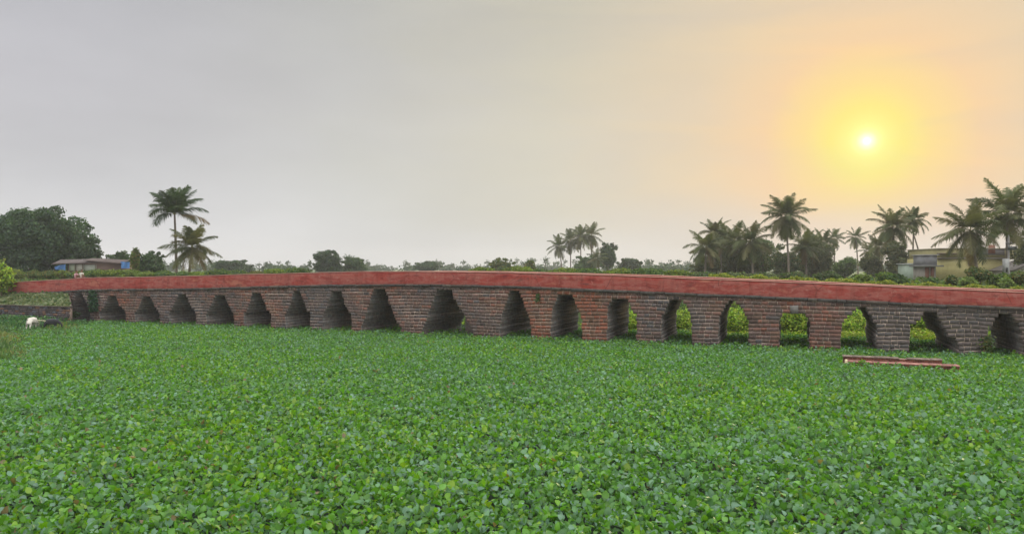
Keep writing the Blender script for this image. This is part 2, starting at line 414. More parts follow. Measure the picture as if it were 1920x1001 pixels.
BLOCKC = {'red': (.235, .085, .060), 'brown': (.20, .115, .078), 'grey': (.150, .138, .130), 'purple': (.135, .105, .110), 'dark': (.082, .072, .070), 'orange': (.29, .13, .075), 'slate': (.11, .118, .135)}
def block_colour(s, z, rng):
    # weathering differs along the bridge: redder in patches, greyer towards the ends
    a = .55 * math.sin(s * .42 + 1.3) + .5 * math.sin(s * .9 + z * 1.1) * math.cos(z * 1.7 + s * .21) + rng.normal() * .30 - .42
    a += math.exp(-((s + 16.5) / 5.5) ** 2) * 1.7 + math.exp(-((s + 2) / 4) ** 2) * .25 - math.exp(-((s - 9) / 5) ** 2) * .9 - math.exp(-((s + 26) / 5) ** 2) * .4
    w = min(max(.5 + a * .5, 0), 1)
    grey = np.array((.138, .106, .098)) if rng.random() < .7 else np.array((.112, .102, .104))
    red = np.array((.255, .098, .062)) if rng.random() < .6 else np.array((.19, .105, .070))
    c = (grey * (1 - w) + red * w) * rng.uniform(.84, 1.16)
    if rng.random() < .05: c = c * .65
    c = c * .86
    if s > 3.2: c = c * .5 + np.array((.118, .104, .096)) * .42
    if z < .45: c = c * np.array((.82, .86, .86))          # damp-stained foot
    return tuple(c)

def build_bridge():
    root = empty('stone_bridge', loc2w(0, 0, 0), BROT)
    tag(root, 'long old corbel-arched laterite bridge with red painted parapet across the weed-covered pond', 'bridge')
    rng = np.random.default_rng(11)
    S0, S1 = s_at(-330), s_at(2200)
    H = .25; core, blk = MB(), MB()
    corn = lambda s: zred(s) - .20
    rows = int((5.0 + .9) / H) + 1
    for k in range(rows):
        zb = -.9 + k * H; zt = zb + H; zm = (zb + zt) / 2
        holes = []
        for (tz, lz, ls, rz, rs) in OPEN:
            if zm < tz:
                l = float(np.interp(zm, lz, ls)) + rng.uniform(-.05, .05); r = float(np.interp(zm, rz, rs)) + rng.uniform(-.05, .05)
                holes.append((l, r))
        edges = [S0] + [e for h in holes for e in h] + [S1]
        for i in range(0, len(edges), 2):
            a, b = edges[i], edges[i + 1]
            if b - a < .1: continue
            # core, cut into pieces where it meets the cambered top
            n = max(1, int((b - a) / 1.5)) if zt > 2.2 else 1
            xs = np.linspace(a, b, n + 1)
            for x0, x1 in zip(xs[:-1], xs[1:]):
                t0, t1 = min(zt, corn(x0)), min(zt, corn(x1))
                if t0 <= zb + .01 and t1 <= zb + .01: continue
                core.slab(x0, x1, .004, BW, zb, zb, max(t0, zb + .004), max(t1, zb + .004))
            # dressed blocks of the front face
            x = a
            while x < b - .08:
                w = rng.uniform(.26, .58)
                if b - (x + w) < .3: w = b - x
                x1 = min(x + w, b); g = rng.uniform(.008, .018); rough = 1 if x < 3.5 else 2.4; wv = lambda q: .035 * math.sin(q * .55 + k * .22) + .018 * math.sin(q * 1.7 + k * .4) * rough
                t0, t1 = min(zt, corn(x)), min(zt, corn(x1))
                if min(t0, t1) > zb + .06:
                    p = rng.uniform(-.006, -.0015); c = block_colour((x + x1) / 2, zm, rng)
                    j = lambda: rng.uniform(-.009, .009) * rough; jy = lambda: rng.uniform(-.002, .002)
                    P = [(x + g, p + jy(), zb + g + j()), (x1 - g, p + jy(), zb + g + j()), (x1 - g, .12, zb + g), (x + g, .12, zb + g),
                         (x + g + j(), p + jy(), t0 - g * .6 + j()), (x1 - g + j(), p + jy(), t1 - g * .6 + j()), (x1 - g, .12, t1 - g * .6), (x + g, .12, t0 - g * .6)]
                    P = [(q[0], q[1] - (rough - 1) * rng.uniform(0, .003) * (i in (0, 1, 4, 5)), q[2] + (wv(q[0]) if (i < 4 or zt < corn(x) - .1) and zb < corn(x) - .55 else 0)) for i, q in enumerate(P)]
                    if x == a and a > S0 + 1: P = [(q[0] - (g + .02 if i in (0, 3, 4, 7) else 0), q[1], q[2]) for i, q in enumerate(P)]
                    blk.hexa(P, c)
                x = x1
    wall = core.build('arcade_wall', M['core'], root)
    blk.build('face_blocks', M['block'], wall)
    # projecting string course below the paint
    cor = MB(); x = S0
    while x < S1:
        x1 = x + rng.uniform(.5, 1.3); p = rng.uniform(-.13, -.06)
        c = np.array([(.10, .085, .075), (.085, .075, .070), (.12, .095, .08)][rng.integers(3)]) * rng.uniform(.6, .95)
        d = rng.uniform(-.02, .01); h = rng.uniform(.17, .24)
        cor.slab(x + .006, x1 - .006, p, .5, zred(x) - h + d, zred(x1) - h + d, zred(x) + d - .003, zred(x1) + d - .003, tuple(c))
        x = x1
    cor.build('cornice', M['block'], root)
    for y0, y1, nm in ((-.03, .42, 'parapet'), (BW - .42, BW + .03, 'parapet')):
        xs = np.arange(S0, S1, .4); n = len(xs)
        wob = np.convolve(rng.normal(0, .03, n + 14), np.ones(15) / 15, 'valid'); wz = np.convolve(rng.normal(0, .04, n + 8), np.ones(9) / 9, 'valid')
        bz = np.convolve(rng.normal(-.01, .045, n + 2), np.ones(3) / 3, 'valid')
        sg = -1 if y0 < 1 else 1; yf, yb = (y0, y1) if sg < 0 else (y1, y0)
        def strip(prof, name, mat, parent, tint=None):
            V = []; Fc = []; kk = len(prof)
            for i, x in enumerate(xs):
                for yy, zz in prof: V.append((x, yy(i), zz(i, x)))
            for i in range(n - 1):
                for k in range(kk - 1): Fc.append((i * kk + k, (i + 1) * kk + k, (i + 1) * kk + k + 1, i * kk + k + 1))
            return link(name, np_mesh(name, V, Fc, None if tint is None else np.tile(np.array(tint, np.float32), (len(V), 1)), smooth=False), mat, parent)
        prof = [(lambda i: yb, lambda i, x: zred(x) - .2), (lambda i: yf + .03 * -sg, lambda i, x: zred(x) - .1), (lambda i: yf + wob[i], lambda i, x: zred(x) + bz[i])]
        for u in (.25, .5, .75):
            prof.append((lambda i, u=u: yf + wob[i] - sg * .03 * u + .012 * math.sin(i * .7 + u * 9) * math.sin(i * .23 + u * 4), lambda i, x, u=u: zred(x) + (ztop(x) - .05 - zred(x)) * u))
        prof += [(lambda i: yf + wob[i] - sg * .03, lambda i, x: ztop(x) - .05 + wz[i]), (lambda i: yb, lambda i, x: ztop(x) - .05 + wz[i]), (lambda i: yb, lambda i, x: zred(x) - .2)]
        po = strip(prof, nm, M['red'], root)
        strip([(lambda i: yb - sg * .02, lambda i, x: ztop(x) - .047 + wz[i]), (lambda i: yf + wob[i] + sg * .012, lambda i, x: ztop(x) - .047 + wz[i]), (lambda i: yf + wob[i] + sg * .006, lambda i, x: ztop(x) - .01 + wz[i]), (lambda i: yf + wob[i] - sg * .02, lambda i, x: ztop(x) + wz[i]),
               (lambda i: yb, lambda i, x: ztop(x) + wz[i]), (lambda i: yb - sg * .02, lambda i, x: ztop(x) - .047 + wz[i])], 'coping', M['plaster'], po, (.40, .20, .155))
    dk = MB(); xs = np.arange(S0, S1, 2.0)
    for a, b in zip(xs[:-1], xs[1:]):
        dk.slab(a, b, .43, BW - .43, zred(a) - .25, zred(b) - .25, zred(a) + .12, zred(b) + .12, (.28, .20, .15))
    dk.build('deck', M['plaster'], root)
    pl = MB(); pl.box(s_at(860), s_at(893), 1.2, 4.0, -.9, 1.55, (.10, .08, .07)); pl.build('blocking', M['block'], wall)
    ls = MB(); a, b = s_at(1481), s_at(1497); z0, z1 = z_at(1489, 588.5), z_at(1489, 572)
    ls.hexa([(a + .05, -.07, z0), (b - .02, -.09, z0 + .04), (b - .02, .5, z0 + .04), (a + .05, .5, z0), (a, -.06, z1 - .03), (b, -.08, z1), (b, .5, z1), (a, .5, z1 - .03)], (.17, .16, .145))
    ls.build('lintel_stone', M['block'], root)
build_bridge()
SLEFT = s_at(128); SWALL = s_at(133, -3.0)

# ------------------------------------------------------------------ leaf clouds
def leaf_cloud(P, Nn, size, tint, fold=.25, aspect=.55, rng=RNG):
    """folded two-quad leaves: centres P, rough normals Nn, sizes, tints -> verts, faces, tints"""
    n = len(P); Nn = Nn / (np.linalg.norm(Nn, axis=1, keepdims=True) + 1e-9)
    t = rng.normal(size=(n, 3)); t -= Nn * (t * Nn).sum(1, keepdims=True); t /= np.linalg.norm(t, axis=1, keepdims=True) + 1e-9
    b = np.cross(Nn, t); s = size[:, None]
    v = np.empty((n, 6, 3), np.float32)
    v[:, 0] = P - t * s * .5; v[:, 1] = P + t * s * .5
    up = Nn * s * fold * .5
    v[:, 2] = P - t * s * .18 + b * s * aspect * .5 + up; v[:, 3] = P + t * s * .22 + b * s * aspect * .42 + up
    v[:, 4] = P - t * s * .18 - b * s * aspect * .5 + up; v[:, 5] = P + t * s * .22 - b * s * aspect * .42 + up
    f = np.array([[0, 1, 3, 2], [1, 0, 4, 5]])[None] + (np.arange(n) * 6)[:, None, None]
    return v.reshape(-1, 3), f.reshape(-1, 4), np.repeat(tint, 6, axis=0)

def palette(n, cols, rng, var=.25):
    cols = np.array(cols); c = cols[rng.integers(len(cols), size=n)]
    return c * rng.uniform(1 - var, 1 + var, (n, 1))

def crown_cloud(blobs, n, size, cols, rng, shell=.55, droop=0.0):
    """leaves through a union of lumpy ellipsoids; each clump has a tone of its own kind of leaf"""
    blobs = np.array(blobs, float); vol = blobs[:, 3] * blobs[:, 4] * blobs[:, 5]; w = vol ** .72; w /= w.sum()
    k = rng.choice(len(blobs), size=n, p=w)
    d = rng.normal(size=(n, 3)); d /= np.linalg.norm(d, axis=1, keepdims=True)
    r = shell + (1.03 - shell) * rng.random(n) ** .6
    lump = 1 + .13 * np.sin(d[:, 0] * 5 + k) + .13 * np.sin(d[:, 1] * 6 + 2 * k) + .10 * np.sin(d[:, 2] * 7 + k)
    P = blobs[k, :3] + d * (r * lump)[:, None] * blobs[k, 3:6]
    nn = d + rng.normal(size=(n, 3)) * .75; nn[:, 2] += .35
    tone = rng.uniform(.78, 1.22, len(blobs))
    c = palette(n, cols, rng) * tone[k][:, None]
    return leaf_cloud(P, nn, size * rng.uniform(.6, 1.35, n), c, rng=rng)

def merge(parts):
    V, Fc, T = [], [], []; o = 0
    for v, f, t in parts:
        V.append(v); Fc.append(f + o); T.append(t); o += len(v)
    return np.concatenate(V), np.concatenate(Fc), np.concatenate(T)

GREEN_DARK = [(.030, .060, .026), (.042, .078, .030), (.055, .092, .034), (.036, .068, .038)]
GREEN_MID = [(.050, .095, .030), (.070, .12, .036), (.045, .085, .034), (.085, .13, .040)]
GREEN_YEL = [(.15, .20, .030), (.19, .22, .035), (.11, .17, .030), (.085, .14, .028)]
GREEN_LIME = [(.25, .40, .035), (.33, .42, .05), (.20, .36, .03), (.38, .43, .06)]
GREY_OLIVE = [(.085, .105, .050), (.11, .12, .058), (.070, .090, .045), (.125, .125, .055)]
OLIVE = [(.10, .12, .035), (.14, .14, .04), (.075, .105, .03), (.17, .13, .045)]

def tree(name, label, base, height, width, cols, seed, n=2600, leaf=.55, nblob=9, trunk_h=.3, low=.25, group=None, cat='tree', flat=1.0, lean=0.0, depth=None):
    rng = np.random.default_rng(seed)
    root = empty(name, base); tag(root, label, cat, group)
    bl = []; rw = width / 2; rd = (depth or width) / 2
    zc = height * (low + (1 - low) * .5); rh = height * (1 - low) * .5
    for i in range(nblob):
        a = rng.uniform(0, 2 * math.pi); rr = math.sqrt(rng.random()) * .62; h = rng.uniform(-.62, .60)
        rr *= 1 - max(0, h) * .95
        s = rng.uniform(.30, .46)
        bl.append((math.cos(a) * rr * rw + lean, math.sin(a) * rr * rd, zc + h * rh, s * rw, s * rd, s * rh * 1.05 * flat))
    bl.append((lean, 0, zc, rw * .62, rd * .62, rh * .7))
    # twigs that stick out of the outline
    for i in range(nblob):
        a = rng.uniform(0, 2 * math.pi); e = rng.uniform(-.1, 1.3); q = rng.uniform(.84, .98); s = rng.uniform(.09, .17)
        bl.append((math.cos(a) * math.cos(e) * q * rw + lean, math.sin(a) * math.cos(e) * q * rd, zc + math.sin(e) * q * rh, s * rw, s * rd, s * rh))
    v, f, t = crown_cloud(bl, int(n * 3.0), leaf * .82, cols, rng)
    v[:, 2] = np.maximum(v[:, 2], .05)
    link('crown', np_mesh('crown', v, f, t), M['foliage'], root)
    tr = MB(); tw = max(.05, width * .03)
    tr.tube([(0, 0, -.3), (lean * .2, 0, height * trunk_h * .6), (lean * .6, .1, height * trunk_h + .3), (lean, 0, zc + rh * .4)], [tw * 1.5, tw, tw * .8, tw * .25], 7, (.11, .085, .06))
    for b in bl[:6]:
        tr.tube([(lean * .5, 0, height * trunk_h), ((b[0] + lean * .5) / 2, b[1] / 2, (height * trunk_h + b[2]) / 2 + .1), b[:3]], [tw * .7, tw * .45, tw * .15], 5, (.11, .085, .06))
    tr.build('trunk', M['bark'], root, True)
    return root

def palm(label, base, height, frond, seed, nf=22, lean=(0, 0), low=-62, bushy=1.2, power=1.0, cols=None, group=None, thick=1.0):
    """coconut palm: height of the crown's heart above the base, frond length"""
    rng = np.random.default_rng(seed)
    root = empty('coconut_palm', base); tag(root, label, 'palm tree', group)
    lx, ly = lean; tr = MB(); pts, rad = [], []
    for i in range(8):
        u = i / 7; pts.append((lx * u ** 1.5, ly * u ** 1.5, height * u - (.4 if i == 0 else 0))); rad.append((.22 - .09 * u + (.10 if i == 0 else 0)) * thick)
    tr.tube(pts, rad, 8, (.17, .14, .11)); tr.build('trunk', M['bark'], root, True)
    cols = cols or [(.080, .098, .034), (.096, .106, .040), (.066, .084, .032), (.115, .108, .046)]
    V, Fc, T = [], [], []; o = 0
    heart = np.array((lx, ly, height))
    for i in range(nf):
        u = (i + .5) / nf
        az = i * 2.39996 + rng.uniform(-.3, .3)
        e0 = R(low + (86 - low) * (1 - u) ** power + rng.uniform(-8, 8))
        droop = R(rng.uniform(35, 110)) * (.55 + .6 * u) * (1.0 if e0 > 0 else .55)
        Lf = frond * rng.uniform(.82, 1.1) * (1 - .18 * (u < .12))
        ns = 24; col = np.array(cols[rng.integers(len(cols))]) * rng.uniform(.8, 1.2)
        if u > .93 and rng.random() < .6: col = np.array((.16, .115, .06))      # dead frond
        h = np.array((math.cos(az), math.sin(az), 0)); side = np.array((-math.sin(az), math.cos(az), 0)); tw = rng.uniform(-.5, .5)
        p = heart + h * .12; dl = Lf / ns; rib = [p.copy()]
        for k in range(ns):
            w = (k + .5) / ns; e = e0 - droop * w ** 1.6
            dr = h * math.cos(e) + np.array((0, 0, 1)) * math.sin(e); p = p + dr * dl; rib.append(p.copy())
            if k < 2: continue
            upv = np.cross(side, dr); upv = upv if upv[2] > 0 else -upv
            ll = frond * .225 * bushy * (math.sin(math.pi * min(1, w * .86 + .16)) ** .7) * rng.uniform(.75, 1.1)
            for sg in (-1, 1):
                for rep in (0, .33, .66):
                    q0 = p - dr * dl * rep
                    vee = rng.uniform(-.15, .45) + sg * tw * .6
                    ld = side * sg * (1 - .25 * w) + dr * (.45 + .5 * w) + upv * (vee - .25)
                    ld /= np.linalg.norm(ld); tip = q0 + ld * ll + np.array((0, 0, -.30 * ll)); mid = q0 + ld * ll * .55 + np.array((0, 0, -.08 * ll))
                    wd = dr * (.026 * frond / 4 + .008)
                    V += [q0 - wd, q0 + wd, mid + wd * 1.1, mid - wd * 1.1, tip]; cc = col * rng.uniform(.8, 1.2)
                    T += [cc] * 5; Fc += [(o, o + 1, o + 2, o + 3), (o + 3, o + 2, o + 4, o + 4)]; o += 5
        wv = side * .035 * frond / 4; rc = np.array((.16, .16, .06))
        for k in range(0, ns, 3):
            a, b = rib[k], rib[min(k + 3, ns)]
            V += [a - wv, a + wv, b + wv * .7, b - wv * .7]; T += [rc] * 4; Fc.append((o, o + 1, o + 2, o + 3)); o += 4
    # split the degenerate tips into triangles by writing them as thin quads
    V = np.array(V); Fc = np.array(Fc); T = np.array(T)
    deg = Fc[:, 2] == Fc[:, 3]
    deg = Fc[:, 3] == Fc[:, 2]
    me = bpy.data.meshes.new('crown'); me.from_pydata(V.tolist(), [], [tuple(q[:3]) if q[2] == q[3] else tuple(q) for q in Fc.tolist()])
    a = me.attributes.new('tint', 'FLOAT_COLOR', 'POINT'); t4 = np.ones((len(V), 4), np.float32); t4[:, :3] = T; a.data.foreach_set('color', t4.ravel())
    link('crown', me, M['palm'], root)
    return root

# ------------------------------------------------------------------ trees behind
GZ = 2.85
def ground_at(x, Y): return Vector(((x - 960) / F * Y, Y, GZ))
def T(name, label, x, ytop, wpx, Y, cols, seed, **kw):
    b = ground_at(x, Y); h = CAMH - (ytop - HOR) * Y / F - GZ
    return tree(name, label, b, h, wpx * Y / F, cols, seed, **kw)
def P(label, x, yheart, span, Y, seed, xbase=None, **kw):
    xb = x if xbase is None else xbase
    b = ground_at(xb, Y); h = CAMH - (yheart - HOR) * Y / F - GZ
    return palm(label, b, h, span * Y / F * .56, seed, lean=((x - xb) * Y / F, kw.pop('ly', .4)), **kw)

T('spreading_tree', 'huge dark spreading tree at the left edge, rising behind the tin-roofed shack', 62, 386, 228, 124, [(.036, .076, .036), (.050, .095, .036), (.062, .11, .040), (.044, .084, .048)], 3, n=22000, leaf=.55, nblob=30, low=.02, depth=15)
T('round_tree', 'dark low tree adjoining the right side of the huge spreading tree', 160, 440, 66, 121, GREEN_DARK, 5, n=3000, leaf=.45, low=.05)
T('round_tree', 'small bluish-green tree behind the right end of the tin-roofed shack', 222, 470, 60, 135, GREEN_DARK + GREEN_MID, 6, n=1600, leaf=.5, low=.05)
T('round_tree', 'dark tree between the shack and the two left palms', 280, 469, 70, 118, GREEN_DARK + GREEN_MID[:1], 8, n=2600, leaf=.45, low=.02)
T('small_tree', 'thin tree with yellowing crown just right of the blue sheeted shack end', 253, 466, 22, 102, OLIVE + GREEN_YEL[2:], 9, n=500, leaf=.35, low=.25, nblob=5)
T('round_tree', 'broad low tree between the left palms and the middle of the bridge', 438, 487, 82, 240, GREEN_DARK, 10, n=2400, leaf=.8, low=.02, flat=.9)
T('round_tree', 'dark domed tree standing tallest behind the left middle of the bridge', 613, 469, 58, 200, GREEN_DARK, 12, n=3200, leaf=.6, low=.02, nblob=12)
T('round_tree', 'lighter low tree touching the right side of the dark domed tree', 662, 482, 58, 205, GREEN_MID + GREEN_DARK, 13, n=2400, leaf=.6, low=.02)
T('round_tree', 'flat-topped far tree just left of the crest of the bridge', 803, 490, 60, 290, GREEN_DARK, 14, n=1800, leaf=.85, low=.02)
T('bushy_tree', 'yellow-green bushy tree behind the bridge just left of the far palm cluster, taller of two', 942, 484, 56, 165, OLIVE + GREEN_MID, 15, n=2200, leaf=.5, low=.02)
T('bushy_tree', 'lower rounded bushy tree between the taller bushy tree and the far palm cluster', 992, 489, 34, 160, OLIVE + GREEN_MID[:2], 16, n=1300, leaf=.45, low=.02)
T('round_tree', 'dark rounded tree at the right foot of the far palm cluster', 1180, 480, 50, 240, GREEN_DARK, 17, n=2000, leaf=.7, low=.02)
T('bushy_tree', 'green thicket tree under the middle of the far palm cluster', 1102, 478, 60, 225, GREEN_MID, 18, n=2200, leaf=.6, low=.02)
T('bushy_tree', 'tall dense tree at the right side of the far palm cluster', 1141, 453, 42, 228, GREEN_DARK + GREEN_MID[:1], 19, n=2000, leaf=.65, low=.05)

P('tall palm at the left with flat-spread lower fronds, the higher of two', 325, 402, 118, 106, 21, low=-6, nf=22, bushy=1.45, cols=[(.045, .078, .034), (.055, .088, .034), (.038, .065, .032)], xbase=331, thick=1.1, power=.5)
P('shorter palm at the left with drooping fronds, right of the tall one', 358, 462, 104, 103, 22, xbase=354, low=-55, nf=26, bushy=1.35)
P('palm leftmost in the far cluster, on a bare slanting trunk', 1048, 461, 52, 232, 23, xbase=1054, nf=18)
P('second palm from the left in the far cluster', 1070, 450, 56, 236, 24, nf=20)
P('middle palm of the far cluster, its crown topping the thicket tree', 1089, 442, 56, 230, 25, nf=22)
P('palm rightmost with clear trunk in the far cluster, tallest there', 1109, 440, 58, 234, 26, nf=20)
P('low palm in front of the thicket in the far cluster', 1118, 484, 44, 215, 27, nf=18)
P('palm leftmost in the right-hand grove, its fronds against clear sky', 1325, 462, 80, 128, 31, xbase=1322, nf=24, low=-60)
P('palm standing just right of the leftmost grove palm', 1352, 450, 70, 140, 32, nf=22, low=-55)
P('ragged palm filling the gap right of the leftmost two grove palms', 1378, 449, 84, 133, 43, nf=24, low=-60)
P('slim palm rising behind the leftmost two grove palms', 1341, 436, 66, 140, 44, nf=22, low=-50)
P('low spreading palm right of the star-shaped palm trunk', 1512, 462, 76, 132, 45, nf=22, low=-55)
P('palm just left of the two thin far palms', 1546, 452, 58, 165, 46, nf=22, low=-60)
P('small palm between the thin far palms and the twin palms', 1632, 470, 44, 170, 47, nf=20)
P('bushy palm with upright spear frond, left of the tall star-shaped palm', 1408, 452, 96, 126, 33, nf=26, low=-65, xbase=1412)
P('tall palm with star-shaped crown standing above the right-hand grove', 1475, 404, 104, 125, 134, xbase=1479, nf=30, low=-72, power=.85)
P('thin far palm between the grove and the leaning trunk, left of two', 1565, 446, 46, 200, 35, nf=20)
P('thin far palm between the grove and the leaning trunk, right of two', 1606, 444, 46, 190, 36, nf=20, xbase=1609)
P('low palm beside the left foot of the twin palms', 1650, 462, 62, 140, 37, nf=22, low=-60)
P('broad palm, left and bigger of the twin palms below the sun', 1676, 424, 92, 122, 38, nf=28, low=-64, xbase=1680)
P('slimmer palm on a straight thin trunk, right of the twin palms below the sun', 1716, 410, 60, 126, 39, nf=24, low=-58, xbase=1711, thick=.8)
P('palm on a thin trunk slanting down to the concrete roof room', 1708, 418, 48, 130, 40, nf=14, low=-40, xbase=1732, thick=.8)
P('palm with curved trunk in front of the yellow house', 1822, 430, 132, 88, 41, nf=26, low=-66, xbase=1834)
P('tallest palm at the right edge, beside the utility pole', 1893, 398, 142, 92, 42, nf=30, low=-58, xbase=1888)
T('bushy_tree', 'grey-green tree behind the leftmost grove palms', 1355, 434, 80, 150, GREY_OLIVE, 51, n=3600, leaf=.5, low=.02)
T('bushy_tree', 'dense tree filling the gap left of the star-shaped palm trunk', 1432, 447, 104, 145, GREY_OLIVE + GREEN_MID[:2], 52, n=4200, leaf=.5, low=.02)
T('bushy_tree', 'broad green tree right of the star-shaped palm trunk', 1522, 436, 78, 138, GREY_OLIVE, 53, n=3600, leaf=.5, low=.02, nblob=12)
T('bushy_tree', 'grey-green thicket low under the leftmost grove palms', 1322, 478, 56, 134, GREY_OLIVE, 57, n=1700, leaf=.42, low=.0)
T('bushy_tree', 'bushy tree below the palm with the upright spear frond', 1392, 462, 70, 132, GREY_OLIVE, 58, n=2400, leaf=.42, low=.0)
T('bushy_tree', 'bushy low tree round the foot of the star-shaped palm', 1472, 472, 66, 130, GREY_OLIVE + GREEN_MID[:1], 59, n=2200, leaf=.42, low=.0)
T('bushy_tree', 'low light-green tree under the two thin far palms', 1584, 484, 62, 150, GREEN_YEL[2:] + GREEN_MID, 60, n=1800, leaf=.45, low=.0)
T('bushy_tree', 'loose dark tree left of the low palm by the twin palms', 1636, 474, 50, 135, GREY_OLIVE, 68, n=1500, leaf=.42, low=.0)
T('bushy_tree', 'dark bushy tree round the foot of the twin palms', 1682, 452, 62, 118, GREY_OLIVE, 54, n=2800, leaf=.42, low=.0)
T('small_tree', 'small light-leaved tree left of the concrete roof room', 1718, 484, 30, 112, GREEN_MID, 55, n=700, leaf=.35, low=.2, nblob=5)
T('bushy_tree', 'dark leafy tree cut by the right edge behind the palm', 1940, 420, 90, 100, GREY_OLIVE, 56, n=3600, leaf=.45, low=.05)

def treeline():
    rng = np.random.default_rng(77); parts = []
    for i in range(330):
        a = rng.uniform(-.80, .80); Y = rng.uniform(330, 760); X = math.tan(a) * Y
        pxx = 960 + F * X / Y
        hgt = rng.uniform(4.0, 7.2) if pxx < 500 or pxx > 1250 else rng.uniform(3.0, 5.8)
        w = rng.uniform(5, 13); b = [(X + rng.uniform(-.3, .3) * w, Y, GZ + hgt * rng.uniform(.3, .7), w * .4, w * .4, hgt * rng.uniform(.3, .5)) for _ in range(3)]
        parts.append(crown_cloud(b, 110, 1.5, GREEN_DARK, rng))
    for i in range(150):
        a = rng.uniform(-.80, .80); Y = rng.uniform(350, 650); X = math.tan(a) * Y; h = rng.uniform(4.8, 8.0)
        c = np.array((X, Y, GZ + h)); n = 34
        d = rng.normal(size=(n, 3)); d[:, 2] = d[:, 2] * .7 + .1; d /= np.linalg.norm(d, axis=1, keepdims=True)
        parts.append(leaf_cloud(c + d * rng.uniform(.5, 2.3, (n, 1)), np.cross(d, rng.normal(size=(n, 3))), rng.uniform(1.3, 2.0, n), palette(n, GREEN_DARK, rng), aspect=.3, rng=rng))
        n = 14; u = np.linspace(0, 1, n)[:, None]
        parts.append(leaf_cloud(np.array((X, Y, GZ)) + u * np.array((0, 0, h)), np.tile(np.array((0., -1, 0)), (n, 1)) + rng.normal(size=(n, 3)) * .2, np.full(n, .8), palette(n, [(.06, .055, .04)], rng), aspect=.5, rng=rng))
    v, f, t = merge(parts)
    tag(link('far_treeline', np_mesh('far_treeline', v, f, t), M['foliage']), 'hazy far treeline of mixed trees and small palms along the horizon', 'treeline', kind='stuff')
treeline()

# ------------------------------------------------------------------ shrubs along the far side
def shrub(label, x, ytop, wpx, q, cols, seed, stem=False, ybot=None, group=None, name='garden_shrub', n=None, leaf=.2, cat='shrub'):
    rng = np.random.default_rng(seed)
    s = s_at(x, q); zt = z_at(x, ytop, q); d = 6600 * (DIST + q) / DIST / dyb(x); w = wpx * d / F
    zb = gz(s, q)
    root = empty(name, loc2w(s, q, zb)); tag(root, label, cat, group)
    h = zt - zb; bl = []
    if ybot is not None: c0 = z_at(x, ybot, q) - zb
    else: c0 = h * .35 if stem else .05
    for i in range(7):
        a = rng.uniform(0, 6.28); rr = rng.uniform(0, .55) * w / 2
        bl.append((math.cos(a) * rr, math.sin(a) * rr, c0 + (h - c0) * rng.uniform(.25, .8), w * rng.uniform(.22, .36), w * rng.uniform(.22, .36), (h - c0) * rng.uniform(.2, .36)))
    bl.append((0, 0, c0 + (h - c0) * .5, w * .4, w * .4, (h - c0) * .46))
    n = n or int(400 + 700 * w)
    v, f, t = crown_cloud(bl, n, leaf, cols, rng, .4)
    link('foliage', np_mesh('foliage', v, f, t), M['foliage'], root)
    m = MB(); m.tube([(0, 0, -.2), (.03, 0, c0 + .1), (0, 0, c0 + (h - c0) * .6)], [.06, .045, .015], 6, (.10, .075, .05))
    for k in range(3):
        a = k * 2.1 + seed; m.tube([(0, 0, c0), (math.cos(a) * w * .2, math.sin(a) * w * .2, c0 + (h - c0) * .6)], [.03, .01], 5, (.10, .075, .05))
    m.build('stem', M['bark'], root)
    return root

